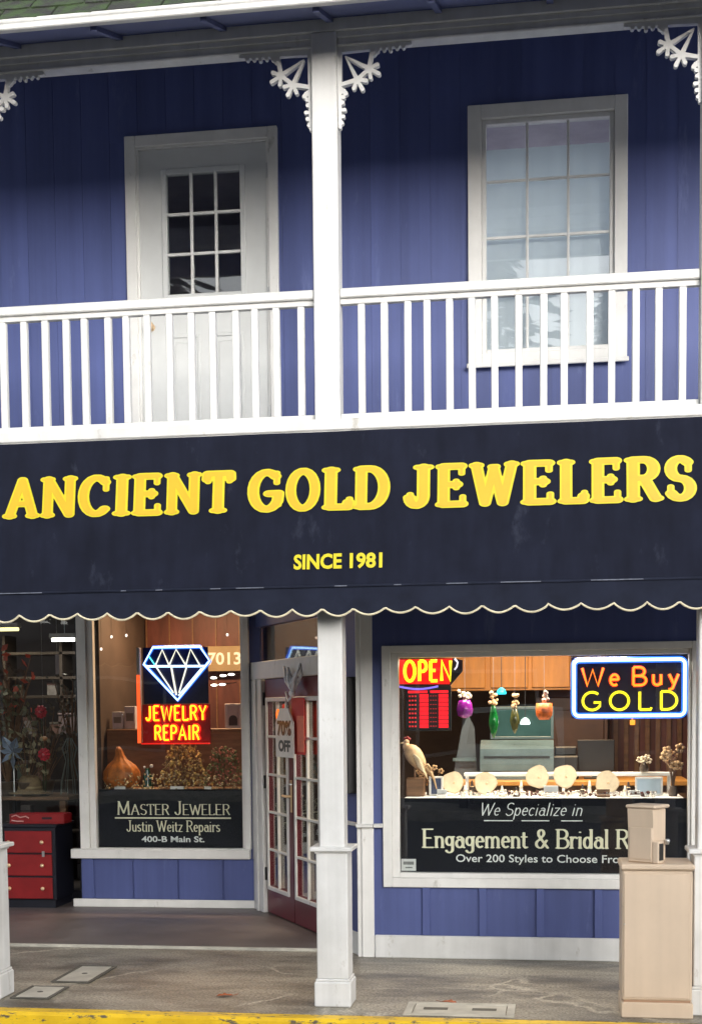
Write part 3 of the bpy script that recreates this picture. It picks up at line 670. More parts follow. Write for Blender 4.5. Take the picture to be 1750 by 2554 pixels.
LET = [('A',-1.920,-1.682,0.450,0.698),('N',-1.694,-1.459,0.449,0.697),('C',-1.460,-1.258,0.448,0.697),('I',-1.251,-1.138,0.446,0.696),('E',-1.138,-0.946,0.446,0.696),('N',-0.946,-0.716,0.446,0.695),('T',-0.723,-0.518,0.445,0.695),('G',-0.452,-0.233,0.444,0.694),('O',-0.231,-0.025,0.443,0.694),('L',-0.023,0.172,0.442,0.693),('D',0.156,0.371,0.441,0.693),('J',0.441,0.621,0.439,0.692),('E',0.621,0.811,0.439,0.691),('W',0.807,1.095,0.439,0.691),('E',1.095,1.295,0.437,0.690),('L',1.295,1.476,0.436,0.690),('E',1.470,1.658,0.435,0.689),('R',1.658,1.875,0.435,0.689),('S',1.875,2.052,0.433,0.688)]
for ch, a, b, s0, s1 in LET:
    a += .004; b -= .004
    put = lambda x, y, t: aw(x, y, sag(x,y)+.004+.003*t)
    mb = MB(); glyph(ch, mb, put, .150, .094, 1.05, .72, 46, 0., (a,b,s0,s1)); l_ = mb.build('letter', YEL, AW)
    put2 = lambda x, y, t: aw(x, y, sag(x,y)+.0075+.0012*t)
    mb = MB(); glyph(ch, mb, put2, .150, .094, 1.05, .72, 46, -.36, (a,b,s0,s1)); mb.build('letter_fill', GOLD, l_)
for wd_, a_, b_ in (('SINCE',-0.172,0.103),('1981',0.148,0.332)): ftext(wd_, a_, b_, 0.106, 0.083, 0, 'small_lettering', YEL, AW, .035, lambda x,y,z: aw(x, z, .006-y+sag(x,z)))

# ================================================================== pavement furniture
def lid(name, label, x0, x1, y0, y1, rim=.03, slots=False, skew=0.):
    t = thing(name, label, 'utility cover', ((x0+x1)/2,(y0+y1)/2,0))
    a, b = (x1-x0)/2, (y1-y0)/2
    f = frame4(MB(lambda x,y,z: (x+skew*z, z, y)), -a, a, -b, b, rim, .001, .010, .002).build('rim', LIDE if not slots else LIDM, t)
    MB().box(-a+rim+.006, a-rim-.006, -b+rim+.006, b-rim-.006, .001, .009, .002).build('cover', LIDM, t)
    if slots:
        for sx in (-.14,.14): MB().box(sx-.07,sx+.07,-.03,.03,.0095,.0105).build('hand_slot', LIDE, t)
    else: MB().lathe([(.02,0),(.018,.002)],(0,0,.009),10).build('lift_hole', LIDE, t)
    return t
lid('utility_cover', 'pale concrete utility cover nearest the left shop step, darker rim', -1.93,-1.665,.50,1.05,.022)
lid('utility_cover', 'small pale utility cover close to the yellow kerb by the left post', -2.0,-1.75,.0,.36,.020)
lid('utility_cover', 'pale utility cover with two hand slots between middle post and tan pedestal', .43,1.06,-.205,.13,.045,True)
def leafobj(x, y, rz, label):
    pl = [(-.05,0),(-.03,.022),(-.012,.017),(.0,.032),(.018,.017),(.04,.014),(.055,0),(.04,-.014),(.018,-.02),(.0,-.034),(-.014,-.018),(-.03,-.02)]
    n = len(pl); V = [(u,v_,.004+.012*abs(v_)/.034) for u,v_ in pl]+[(0,0,.006)]+[(u,v_,.002+.012*abs(v_)/.034) for u,v_ in pl]
    F = [(i,(i+1)%n,n) for i in range(n)]+[(n+1+i, i, (i+1)%n, n+1+(i+1)%n)[::-1] for i in range(n)]
    o = MB().add(V,F).tube([(.055,0,.004),(.085,.006,.010)],.0015,5).build('fallen_leaf', mat('rust_leaf', (.34,.085,.03), .55, .3, 30), None)
    o.location = (x,y,.001); o.rotation_euler = (0,0,rz); tag(o, label, 'leaf', 'fallen leaves on the pavement'); return o
leafobj(-.707,.206,.3,'rust red fallen leaf lying on bare pavement left of the middle post')
leafobj(.67,.157,2.8,'brown red fallen leaf lying at the back edge of the slotted utility cover')
# ---- tan pedestal with box
PD = thing('pedestal', 'plain tan metal utility pedestal on the pavement beside the right post', 'pedestal', (1.85,.05,0))
MB().box(-.192,.192,-.168,.168,.10,.832,.008).build('cabinet', TAN, PD)
MB().box(-.196,.198,-.172,.172,.0,.088,.006).build('base', TAN, PD)
MB().box(-.182,.182,-.160,.160,.086,.104).build('seam', TAND, PD)
MB().box(-.203,.203,-.182,.182,.834,.868,.010).build('lid', TAN, PD)
MB().box(-.182,.176,-.1725,-.1675,.115,.815,.003).build('front_panel', TAN, PD)
MB().lathe([(.006,0),(.006,.003)],(-.178,-.17,.53),8).build('screw', STEEL, PD)
KB = thing('meter_box', 'small tan metal box with a black key slot standing on the tan pedestal', 'box', (1.803,.01,.8685), rad(-34))
MB().box(-.085,.075,-.075,.075,0,.305,.008).build('case', TAN, KB)
MB().box(-.094,.094,-.086,.086,.3055,.325,.007).build('hood', TAN, KB)
fixn(MB().prism([(-.0755,.20),(-.0755,.304),(-.083,.304)], -.08,.08,'x').build('brow', TAN, KB))
MB().box(-.07,.07,-.0795,-.0755,.02,.20,.003).build('door', TAN, KB)
k_ = MB().box(.0755,.112,-.075,-.012,.0,.125,.005).build('lock_housing', TAN, KB)
MB().box(.1121,.1150,-.066,-.022,.018,.112,.001).build('key_slot', BLK, k_)
MB().lathe([(.010,0),(.012,.012),(.016,.02),(.012,.03)],(.10,.045,.10),10).build('knob', STEEL, KB, True)
# ---- dresser
DS = thing('dresser', 'black dresser with three red drawers standing in the left recess', 'dresser', (-3.27,3.78,.018))
MB().box(-.235,.235,-.228,.215,.075,.715,.004).box(-.215,.215,-.20,.2,0,.075).build('carcass', BLACK, DS)
MB().box(-.25,.25,-.245,.225,.716,.742,.004).build('top_board', BLACK, DS)
for z0, z1 in ((.085,.272),(.288,.476),(.490,.683)):
    d_ = MB().box(-.224,.205,-.246,-.229,z0,z1,.005).build('drawer', RED, DS)
    for sx in (-.18,.125): MB(lambda x,y,z: (x+sx,-.246-z,y+(z0+z1)/2)).lathe([(.007,0),(.006,.012),(.016,.018),(.018,.026),(.010,.034)],n=12).build('knob', BRASS, d_, True)
MB(lambda x,y,z: (x+.13,-.246-z,y+.482)).box(-.012,.012,-.025,.025,0,.006,.002).build('lock_plate', STEEL, DS)
TR = thing('red_tray', 'long red lacquer tray with pale brush marks on top of the dresser', 'tray', (-3.22,3.70,.761))
MB().box(-.25,.25,-.1,.1,0,.012).box(-.25,.25,-.1,-.085,.012,.085,.003).box(-.25,.25,.085,.1,.012,.085,.003).box(-.25,-.235,-.085,.085,.012,.085,.003).box(.235,.25,-.085,.085,.012,.085,.003).build('tray_body', RED, TR)
MB().box(.05,.14,-.1025,-.1005,.038,.058).build('handle_slot', BLACK, TR)
mb = MB()
mb.tube([(-.23,-.102,.06),(-.19,-.102,.075),(-.15,-.102,.055),(-.10,-.102,.065),(-.07,-.102,.05)],.006,6); mb.tube([(-.23,-.102,.03),(-.18,-.102,.02),(-.12,-.102,.02)],.007,6)
mb.build('painted_scroll', mat('pale_pink', (.6,.32,.30), .6), TR, True)

# ================================================================== signs in the windows
N_BLUE = emit('neon_blue_white', (.50,.76,1.0), 1.9); N_BLUED = emit('neon_deep_blue', (.02,.16,1.0), 1.1); N_CYAN = emit('neon_cyan', (.10,.8,.9), 1.2)
N_WARM = emit('neon_cream', (1.,.93,.74), .85); N_YEL = emit('neon_yellow', (1.,.83,.015), 1.25); N_RED = emit('neon_red', (1.,.018,.008), 1.15); N_ORA = emit('neon_orange', (1.,.30,.02), 1.2)
N_REDD = emit('led_red', (1.,.012,.02), .85); N_REDP = emit('red_lit_acrylic', (.9,.012,.008), .55)
def strokes(txt, x0, x1, z, h, y, r, name, m, parent, gap=.10, n=6):
    tot = sum(.3 if c == ' ' else G[c][0]+gap for c in txt)-gap; sx = (x1-x0)/tot; cx = 0; out = []
    for c in txt:
        if c == ' ': cx += .3; continue
        mb = MB()
        for pl in G[c][1]:
            q = [(x0+(cx+u)*sx, y, z+v_*h) for u, v_ in pl]; mb.tube(q, r, n)
        out.append(mb.build(name, m, parent, True)); cx += G[c][0]+gap
    return out
# diamond sign
DY = LY+.12
NS = thing('neon_sign', 'lit diamond sign reading JEWELRY REPAIR in the recessed window', 'neon sign', (0,0,0), 0, 'neon signs in the shop windows')
mb = MB().box(-2.345,-2.318,DY-.02,DY+.04,1.46,2.30,.004); mb.build('frame_post', mat('clear_frame_plastic', (.45,.40,.38), .3), NS)
MB().box(-2.3475,-2.315,DY-.0235,DY-.0205,1.46,2.06).build('lit_edge', emit('red_orange_edge', (1.,.10,.02), .9), NS)
MB().box(-2.315,-1.70,DY+.03,DY+.04,1.46,1.80).build('back_panel', mat('red_acrylic', (.30,.008,.008), .25), NS)
MB().box(-2.3,-1.71,DY+.024,DY+.0295,1.805,2.30).build('back_panel', mat('dark_blue_acrylic', (.008,.012,.06), .2), NS)
MB().box(-2.315,-1.70,DY-.022,DY+.029,1.448,1.459,.003).build('lit_edge', N_REDP, NS)
P = dict(TL=(-2.200,2.300),TR=(-1.775,2.300),L=(-2.285,2.155),R=(-1.690,2.175),TIP=(-1.985,1.835))
def tb(name, m, r, *pts, closed=False): 
    return MB().tube([(x,DY+(.0 if m is not N_BLUED else .012),z) for x,z in pts], r, 8, closed).build(name, m, NS, True)
tb('neon_tube', N_BLUED, .017, P['TL'],P['TR'],P['R'],P['TIP'],P['L'],closed=True)
tb('neon_tube', N_BLUE, .0095, P['TL'],P['TR'],P['R'],P['TIP'],P['L'],closed=True)
tb('neon_tube', N_BLUE, .0095, (-2.27,2.135),(-1.73,2.13))
for a in ((-2.235,2.22,-2.18,2.14),): tb('neon_tube', N_CYAN, .006, a[:2], a[2:])
for c_ in ((-2.18,2.14,-2.115,2.28,-2.055,2.14),(-2.055,2.14,-1.99,2.28,-1.905,2.14),(-1.905,2.14,-1.86,2.28,-1.78,2.14)): tb('neon_tube', N_WARM, .0065, c_[0:2], c_[2:4], c_[4:6])
tb('neon_tube', N_WARM, .0065, (-2.17,2.125),(-2.02,1.90)); tb('neon_tube', N_WARM, .0085, (-2.035,2.12),(-1.995,1.88)); tb('neon_tube', N_WARM, .0065, (-1.90,2.12),(-1.97,1.90)); tb('neon_tube', N_BLUE, .006, (-1.765,2.11),(-1.975,1.875))
for t_, a, b, z_ in (('JEWELRY',-2.275,-1.725,1.66),('REPAIR',-2.20,-1.79,1.487)):
    strokes(t_, a, b, z_, .125, DY+.018, .019, 'red_halo', N_RED, NS); strokes(t_, a, b, z_, .125, DY-.003, .0075, 'letter_tube', N_YEL, NS)
# OPEN sign
SY = UY+.075
NO = thing('neon_sign', 'lit yellow OPEN sign on a red panel in the window corner', 'neon sign', (0,0,0), 0, 'neon signs in the shop windows')
fixn(MB().prism([(.19,2.09),(.60,2.09),(.655,2.075),(.655,2.0),(.56,1.89),(.195,1.89)], SY+.012, SY+.03).build('back_panel', mat('dark_sign_panel', (.012,.006,.02), .3), NO))
fixn(MB().prism([(.20,2.085),(.585,2.088),(.565,1.91),(.205,1.915)], SY+.008, SY+.0115).build('red_panel', N_REDP, NO))
strokes('OPEN', .245, .582, 1.935, .138, SY-.004, .0125, 'letter_tube', N_YEL, NO, .14)
mb = MB().tube([(x_,SY-.003,1.897-.018*math.sin(math.pi*(x_-.215)/.27)) for x_ in np.linspace(.215,.485,9)], .0065, 8); mb.build('neon_tube', emit('neon_violet', (.22,.16,.9), .9), NO, True)
MB().tube([(.60,SY-.003,2.085),(.622,SY-.003,2.06),(.615,SY-.003,2.03),(.60,SY-.003,2.01)], .006, 8).build('neon_tube', emit('neon_pale', (.8,.75,.95), .7), NO, True)
# opening hours
HS = thing('hours_sign', 'red lit opening hours board under the OPEN sign', 'sign', (.42,SY,1.60))
MB().box(-.16,.155,.0,.02,-.012,.30,.003).build('board', BLK, HS)
for j in range(9):
    z_ = .008+.030*j
    if j == 8: 
        MB().box(-.145,-.01,-.003,-.0005,z_+.003,z_+.020).box(.01,.135,-.003,-.0005,z_+.003,z_+.020).build('led_row', N_REDD, HS); continue
    MB().box(-.065,-.003,-.003,-.0005,z_,z_+.0255).build('led_row', N_REDD, HS)
    MB().box(.068,.135,-.003,-.0005,z_,z_+.0255).build('led_row', N_REDD, HS)
    mb = MB()
    for q in range(3): mb.box(-.14+.02*q,-.14+.02*q+.013,-.003,-.0005,z_+.006,z_+.017)
    for q in range(3): mb.box(.008+.018*q,.008+.018*q+.010,-.003,-.0005,z_+.010,z_+.015)
    mb.build('led_text', emit('led_dim_red', (.85,.03,.03), .5), HS)
# WE BUY GOLD
NG = thing('neon_sign', 'lit We Buy GOLD sign with white blue border in the right window', 'neon sign', (0,0,0), 0, 'neon signs in the shop windows')
MB().box(1.40,2.175,SY+.018,SY+.03,1.665,2.085,.004).build('back_panel', mat('navy_sign_panel', (.016,.012,.05), .25), NG)
def rrect(x0,x1,z0,z1,r):
    P_ = []
    for cx,cz,a in ((x1-r,z1-r,0),(x0+r,z1-r,90),(x0+r,z0+r,180),(x1-r,z0+r,270)): P_ += [(u,SY,v_) for u,v_ in arc(cx,cz,r,r,a,a+90,5)]
    return P_
MB().tube(rrect(1.417,2.158,1.682,2.062,.035), .012, 8, True).build('border_tube', N_BLUE, NG, True)
MB().tube([(a_,b_+.014,c_) for a_,b_,c_ in rrect(1.417,2.158,1.682,2.062,.035)], .021, 8, True).build('border_glow', N_BLUED, NG, True)
for q in strokes('We Buy', 1.462, 2.125, 1.888, .122, SY, .0085, 'letter_tube', N_ORA, NG, .16): pass
strokes('We Buy', 1.462, 2.125, 1.888, .122, SY+.012, .0135, 'red_halo', N_RED, NG, .16)
strokes('GOLD', 1.462, 2.12, 1.722, .122, SY, .0098, 'letter_tube', N_YEL, NG, .22)
MB().box(1.795,1.828,SY-.01,SY+.02,1.618,1.652,.003).tube([(1.81,SY+.01,1.652),(1.81,SY+.015,1.67)],.004,6).build('switch_light', emit('switch_orange', (1.,.26,.02), 1.3), NG)
# black window banners
WB = thing('window_banner', 'black banner lettered Engagement & Bridal Rings low in the right window', 'banner', (0,0,0))
MB().box(.219,2.174,UY+.055,UY+.062,.602,1.118).build('panel', BAN, WB); by = UY+.0545
line_text('We Specialize in', .765, 1.475, .998, .086, by, 'script_line', WLET, WB, .038,.032, 0., .22, res=32)
ln_ = MB(); 
for a, b in ((.80,1.00),(1.06,1.25),(1.33,1.475)): ln_.box(a,b,by-.0015,by,.958,.965)
ln_.build('underline', WLET, WB)
line_text('Engagement & Bridal Rings', .372, 2.035, .772, .128, by, 'bold_line', CREAM, WB, .075,.036, 1.)
ftext('Over 200 Styles to Choose From', .605, 1.79, .672, .055, by, 'plain_line', WLET, WB, .008)
fixn(MB().box(.222,.325,by-.004,by-.001,.607,.690).build('sticker', PAPER, WB)); MB().box(.236,.31,by-.0055,by-.0042,.650,.672).box(.25,.30,by-.0055,by-.0042,.625,.634).build('sticker_print', mat('grey_print', (.2,.2,.19), .6), WB)
MB_ = thing('window_banner', 'black banner lettered MASTER JEWELER low in the recessed left window', 'banner', (0,0,0))
MB().box(-2.702,-1.387,LY+.055,LY+.062,.545,1.055).build('panel', BAN, MB_); by = LY+.0545
line_text('MASTER JEWELER', -2.535, -1.507, .830, .118, by, 'heading_line', CREAM, MB_, .058,.026, 1., caps=(0,7))
MB().box(-2.555,-1.505,by-.0015,by,.795,.808).build('underline', CREAM, MB_)
line_text('Justin Weitz Repairs', -2.45, -1.60, .682, .095, by, 'name_line', CREAM, MB_, .06,.032, 1.)
ftext('400-B Main St.', -2.315, -1.745, .590, .052, by, 'address_line', WLET, MB_, .02)

# ================================================================== inside the right window
def simple(name, mb, m, label, cat, group=None, smooth=False):
    o = mb.build(name, m, None, smooth); return tag(o, label, cat, group)
DT = thing('display_table', 'white topped display platform behind the bridal banner', 'display table', (1.2,2.0,0))
MB().box(-.96,.96,-.31,.31,1.095,1.118,.003).build('top', PAPER, DT)
MB().box(-.94,.94,-.29,.30,.02,1.094).build('body', BLK, DT)
RS = thing('display_riser', 'long white riser shelf at the back of the display platform', 'shelf', (1.35,2.22,1.119))
MB().box(-.72,.78,-.06,.06,.125,.150,.004).build('shelf_board', PAPER, RS)
for sx in (-.7,0,.75): MB().box(sx-.01,sx+.01,-.05,.05,0,.124).build('support', PAPER, RS)
def disc(x, y, z, r, label, flat=False):
    t = thing('birch_disc', label, 'wood disc', (x,y,z), 0, 'birch discs on the display platform')
    pl = [(r*(1+.05*math.sin(3*a+x*9)+.03*math.cos(5*a))*math.cos(a), r+r*(1+.05*math.sin(3*a+x*9)+.03*math.cos(5*a))*math.sin(a)) for a in [2*math.pi*i/18 for i in range(18)]]
    fixn(MB().prism(pl, -.012, .012).build('slice', BIRCH, t))
    pl2 = [(u*.93, r+(v_-r)*.93) for u, v_ in pl]; fixn(MB().prism(pl2, -.0135, -.0125).build('cut_face', mat('birch_face', (.82,.66,.44), .6, .1, 14), t))
    MB().lathe([(.010,0),(.006,.004)],(0,0,0),8).build('ring', BRASS, t)
    c = [k for k in t.children if k.name.startswith('ring')][0]; c.location = (.01,-.0135,r*.95); c.rotation_euler = (rad(90),0,0)
    t.rotation_euler = (rad(-10),0,0); return t
disc(.565,1.93,1.135,.078,'squarish birch disc standing nearest the red hours board')
disc(.80,1.90,1.130,.080,'birch disc lying low, second from the hours board')
disc(1.165,2.02,1.165,.082,'birch disc standing tall at the middle of the display')
disc(1.36,2.02,1.168,.083,'birch disc just right of the tallest middle disc')
disc(1.65,1.90,1.130,.082,'broad birch disc in front of the white photo frame')
def framebox(x, y, z, wd, h, label, m):
    t = thing('photo_frame', label, 'photo frame', (x,y,z)); frame4(MB(), -wd/2, wd/2, 0, h, .014, -.01, .01, .002).build('frame', PAPER, t); MB().box(-wd/2+.014,wd/2-.014,0,.008,.014,h-.014).build('picture', m, t); return t
framebox(1.94,1.93,1.119,.19,.13,'white photo frame with pale blue picture on the display', mat('pale_blue_print', (.42,.52,.60), .4))
framebox(.45,1.88,1.119,.10,.14,'white frame with dark blue picture at the left of the display', mat('dark_blue_print', (.06,.08,.15), .4))
# small jewellery
mb = MB()
for i in range(170):
    x_, y_ = random.uniform(.62,2.0), random.uniform(1.74,2.05); r = random.uniform(.007,.016); mb.ball((x_,y_,1.119+r*.8+random.random()*.02), r, 6)
tag(mb.build('jewellery', mat('silver_jewellery', (.75,.73,.70), .22, .3, 30, metal=.7), None), 'scattered silver jewellery heaped across the display platform', 'jewellery', None, 'stuff')
mb = MB()
for i in range(90):
    x_, y_ = random.uniform(.95,2.0), random.uniform(1.74,2.0); r = random.uniform(.007,.014); mb.ball((x_,y_,1.119+r*.8+random.random()*.02), r, 6)
tag(mb.build('jewellery', mat('dark_gems', (.08,.03,.03), .2, .6, 30), None), 'scattered dark stones among the silver on the platform', 'jewellery', None, 'stuff')
def ring_stand(x, y, h, label, m):
    t = thing('ring_stand', label, 'ring stand', (x,y,1.119), 0, 'ring stands on the display platform')
    MB().lathe([(.026,0),(.026,.008),(.016,.014),(.007,h),(.004,h+.006)],(0,0,0),12).build('cone', m, t, True)
    MB().tube([(.013*math.cos(a),.013*math.sin(a),h*.62) for a in np.linspace(0,5.8,10)],.0028,5,True).build('gold_ring', BRASS, t, True)
RW_ = mat('ring_stand_white', (.74,.70,.62), .5, .06); RD_ = mat('ring_stand_dark', (.05,.035,.03), .4, .1)
for i, (x_, y_, h_, m_, lb) in enumerate(((.66,1.80,.075,RW_,'white cone ring stand left of the second birch disc'),(.70,1.97,.10,RD_,'dark cone ring stand behind the second birch disc'),(.92,1.81,.07,RW_,'white cone ring stand right of the second birch disc'),(1.02,1.80,.06,RD_,'short dark ring stand left of the tallest middle disc'),(1.05,1.96,.10,RW_,'tall white ring stand beside the tallest middle disc'),(1.48,1.82,.08,RD_,'dark ring stand right of the paired middle discs'),(1.53,1.95,.10,RW_,'white ring stand left of the broad birch disc'),(1.77,1.80,.07,RW_,'white ring stand right of the broad birch disc'),(1.80,1.95,.09,RD_,'dark ring stand beside the white photo frame'))): ring_stand(x_, y_, h_, lb, m_)
for x_, y_, wd_, h_, lb, m_ in ((1.26,1.80,.10,.05,'low open white ring box in front of the middle discs',PAPER),(.50,1.75,.07,.035,'small white ring box before the squarish disc',PAPER),(1.62,1.76,.09,.035,'flat brown ring box before the broad disc',BROWN),(1.83,1.76,.08,.03,'flat white ring box before the photo frame',PAPER)):
    t = thing('ring_box', lb, 'ring box', (x_,y_,1.119), 0, 'ring boxes on the display platform'); MB().box(-wd_/2,wd_/2,-.03,.03,0,h_*.55,.003).build('body', m_, t); MB().box(-wd_/2,wd_/2,.026,.034,h_*.55,h_*1.5,.002).build('open_lid', m_, t); MB().box(-wd_/2+.008,wd_/2-.008,-.022,.022,h_*.55,h_*.62).build('cushion', RD_, t)
# rooster figure
RO = thing('rooster_figure', 'cream carved rooster figure with red comb at the window edge', 'figurine', (.30,1.86,1.119))
CW = mat('carved_cream', (.55,.36,.19), .5, .2, 12)
MB(lambda x,y,z: (x*.82-z*.57+.01, y, .27+x*.57+z*.82)).lathe([(.008,-.10),(.030,-.085),(.048,-.05),(.060,.0),(.062,.04),(.05,.08),(.028,.105),(.01,.115)],(0,0,0),14,1.,.8).build('body', CW, RO, True)
MB().tube([(-.05,0,.33),(-.062,0,.362),(-.058,0,.385)],.028,8,r2=.020).ball((-.058,0,.388),.022,8).build('head', CW, RO, True)
fixn(MB().prism([(-.078,.39),(-.11,.378),(-.078,.374)],-.006,.006).build('beak', BRASS, RO))
MB().ball((-.068,0,.412),.013,8).ball((-.052,0,.416),.014,8).ball((-.038,0,.408),.011,8).build('comb', RED, RO, True)
mb = MB()
for i in range(6): mb.tube([(.06,0,.215),(.095+.008*i,.01*(i%3-1),.225-.02*i),(.125+.006*i,.01*(i%3-1),.19-.028*i)], .014, 6, r2=.004)
mb.build('tail', CW, RO, True)
wg = MB()
for i in range(6): wg.tube([(-.005+.006*i,-.046,.30-.016*i),(.03+.008*i,-.052,.275-.02*i),(.065+.006*i,-.042,.235-.022*i)], .010, 6, r2=.004)
wg.build('wing', BIRCH, RO, True)
MB().tube([(0,0,.20),(.0,0,.13)],.008,6).box(-.06,.07,-.05,.05,0,.13,.006).build('stand', BROWN, RO)
# artificial flowers (driftwood posy) right
def posy(x, y, z, n, spread, h, m, label, name='dried_posy', stem=BROWN, r=.016):
    t = thing(name, label, 'flowers', (x,y,z)); st = MB(); fl = MB()
    for i in range(n):
        a = random.uniform(0, 6.28); q = random.uniform(.3,1)*spread; hh = h*random.uniform(.6,1.05); e = Vector((q*math.cos(a), q*.6*math.sin(a), hh))
        st.tube([(0,0,.03),(e.x*.3,e.y*.3,hh*.55),tuple(e)], .003, 5)
        for k_ in range(5):
            b = k_*1.256+a; c_ = e+Vector((r*math.cos(b),-.004*k_%.01,r*math.sin(b))); fl.ball(tuple(c_), r*.72, 6, .8)
    MB().lathe([(.028,0),(.034,.03),(.022,.06),(.026,.07)],(0,0,0),10).build('pot', mat('dark_pot', (.10,.07,.05), .4), t, True)
    st.build('stems', stem, t); fl.build('blooms', m, t); return t
PEACH = mat('peach_petals', (.66,.43,.22), .6, .25, 20); IVORY = mat('ivory_petals', (.72,.62,.45), .6, .2, 20)
posy(2.10,1.86,1.119,9,.085,.34,PEACH,'tall posy of peach dried flowers at the right end of the display',r=.022)
posy(1.92,2.15,1.255+.019,5,.06,.10,IVORY,'low cluster of ivory flowers on the white riser')
posy(.40,1.99,1.119,10,.09,.20,PEACH,'low peach flower cluster beside the carved rooster',r=.014)
# hanging ornaments
def hang(x, y, z, prof, m, label, top=2.5, fl=None, name='hanging_vase', n=14):
    t = thing(name, label, 'ornament', (x,y,z), 0, 'ornaments hanging in the right window')
    MB().lathe(prof,(0,0,0),n).build('vessel', m, t, True); MB().tube([(0,0,prof[-1][1]),(0,0,top-z)], .0012, 4).build('string', STEEL, t)
    if fl:
        mb = MB()
        for i in range(12): a = random.uniform(0,6.28); q = random.uniform(0,.045); mb.ball((q*math.cos(a),q*math.sin(a)-.01,prof[-1][1]+random.uniform(.0,.085)), random.uniform(.009,.018), 6)
        mb.build('blooms', fl, t)
    return t
hang(.65,1.98,1.672,[(.018,0),(.052,.02),(.060,.06),(.052,.10),(.040,.128)], mat('purple_glass', (.28,.02,.28), .15, .3, 20), 'purple hanging vase filled with cream blossoms', fl=IVORY)
hang(.855,1.98,1.53,[(.006,0),(.022,.04),(.036,.10),(.032,.15),(.018,.20),(.012,.235)], mat('green_glass', (.008,.16,.025), .12, .4, 20), 'bright green hanging glass drop', fl=PEACH)
hang(1.005,1.98,1.56,[(.005,0),(.02,.03),(.036,.09),(.028,.13),(.016,.19)], mat('olive_glass', (.075,.075,.02), .2, .4, 20), 'olive brown hanging glass drop', fl=PEACH)
hang(1.212,1.98,1.655,[(.035,0),(.056,.03),(.060,.07),(.056,.118)], mat('orange_weave', (.62,.13,.015), .5, .4, 40), 'orange woven hanging basket with grey flowers', fl=mat('grey_petals', (.36,.30,.25), .7, .3, 20))
# cabinets and counter inside
OC = thing('wall_cabinet', 'warm orange wooden wall cabinet high inside the right shop', 'cabinet', (1.0,3.75,1.885))
MB().box(-.62,.42,-.15,.15,0,.85,.004).build('carcass', ORANGE, OC)
for a in (-.60,-.25,.09): MB().box(a+.01,a+.32,-.165,-.1505,.02,.83,.006).build('cabinet_door', ORANGE, OC); 
BC = thing('brown_cabinet', 'dark brown panelled cabinet behind the counter in the right shop', 'cabinet', (1.48,3.95,.02))
DBR = mat('dark_brown_wood', (.075,.034,.018), .5, .2, 4)
MB().box(-.35,.25,-.1,.15,0,2.7,.004).build('carcass', DBR, BC)
for z_ in (.1,.95,1.8): MB().box(-.32,.22,-.115,-.101,z_,z_+.75,.008).build('door_panel', DBR, BC)
RC = thing('red_cabinet', 'red brown wood cabinet with upright slats inside the right shop', 'cabinet', (2.05,4.2,.02))
MB().box(-.28,.45,0,.3,0,1.75,.004).build('carcass', REDWALL, RC)
for i in range(8): MB().box(-.26+.09*i,-.22+.09*i,-.015,-.0005,.1,1.65,.003).build('slat', BROWN, RC)
CT = thing('shop_counter', 'low wooden service counter inside the right shop', 'counter', (1.3,2.85,.02))
MB().box(-.95,.95,-.3,.3,0,1.13).build('body', BROWN, CT); MB().box(-.98,.98,-.33,.33,1.131,1.17,.005).build('counter_top', ORANGE, CT)
PR = thing('printer', 'dark boxy printer on the counter left of the black screen', 'printer', (1.37,2.85,1.191))
MB().box(-.1,.1,-.12,.12,0,.18,.012).box(-.085,.085,-.09,.1,.181,.25,.01).build('case', BLK, PR); MB().box(-.07,.07,-.16,-.121,.05,.06).build('paper_tray', PAPER, PR)
SCN = thing('screen', 'wide black till screen on the shop counter', 'screen', (1.60,2.80,1.191))
MB().box(-.14,.14,-.012,.02,.06,.30,.004).build('display', BLK, SCN); MB().box(-.03,.03,0,.03,0,.06).box(-.09,.09,-.05,.07,0,.012,.003).build('foot', BLK, SCN)
GC = thing('display_case', 'grey display case with propped open dark glass lid behind the ornaments', 'display case', (1.0,2.85,1.191))  # added solid shape imitating the parked van mirrored in the shop window
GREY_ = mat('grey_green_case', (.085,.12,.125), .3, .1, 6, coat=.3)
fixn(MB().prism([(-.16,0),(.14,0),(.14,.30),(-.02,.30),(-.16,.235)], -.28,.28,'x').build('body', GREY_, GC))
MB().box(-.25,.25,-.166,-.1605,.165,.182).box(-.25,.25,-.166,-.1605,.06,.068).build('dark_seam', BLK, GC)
refl_screen = frame4(MB(), -.21,.28,.305,.56,.022,.05,.075,.003).build('lid', GREY_, GC); MB().box(-.188,.258,.060,.064,.327,.538).build('lid_pane', mat('teal_glass', (.03,.07,.07), .15), refl_screen)  # frame and dark pane shaped as the reflected windscreen
EZ = thing('easel', 'grey triangular easel stand beside the grey display case', 'easel', (.59,2.82,1.191))  # added panel for the left side of the van reflection, no real stand
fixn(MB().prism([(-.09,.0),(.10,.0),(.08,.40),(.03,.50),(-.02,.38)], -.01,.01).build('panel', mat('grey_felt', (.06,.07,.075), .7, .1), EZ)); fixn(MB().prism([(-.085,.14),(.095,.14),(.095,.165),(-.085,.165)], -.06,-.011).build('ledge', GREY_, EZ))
UL = thing('ceiling_lamp', 'round white ceiling lamp in the room behind the upper window', 'lamp', (1.22,2.75,5.72))  # lamp added to backlight the curtain; no such fixture is known
MB().lathe([(.10,0),(.17,.03),(.18,.06),(.18,.075)],(0,0,0),18).build('shade', emit('lamp_opal', (.95,.98,1.), 1.5), UL, True)
ul_ = bpy.data.lights.new('ceiling_lamp_light','AREA'); ul_.energy = 20; ul_.size = .4; ul_.color = (.9,.96,1.); ulo = bpy.data.objects.new('ceiling_lamp_light', ul_); COL.objects.link(ulo); ulo.parent = UL; ulo.location = (0,0,-.06)
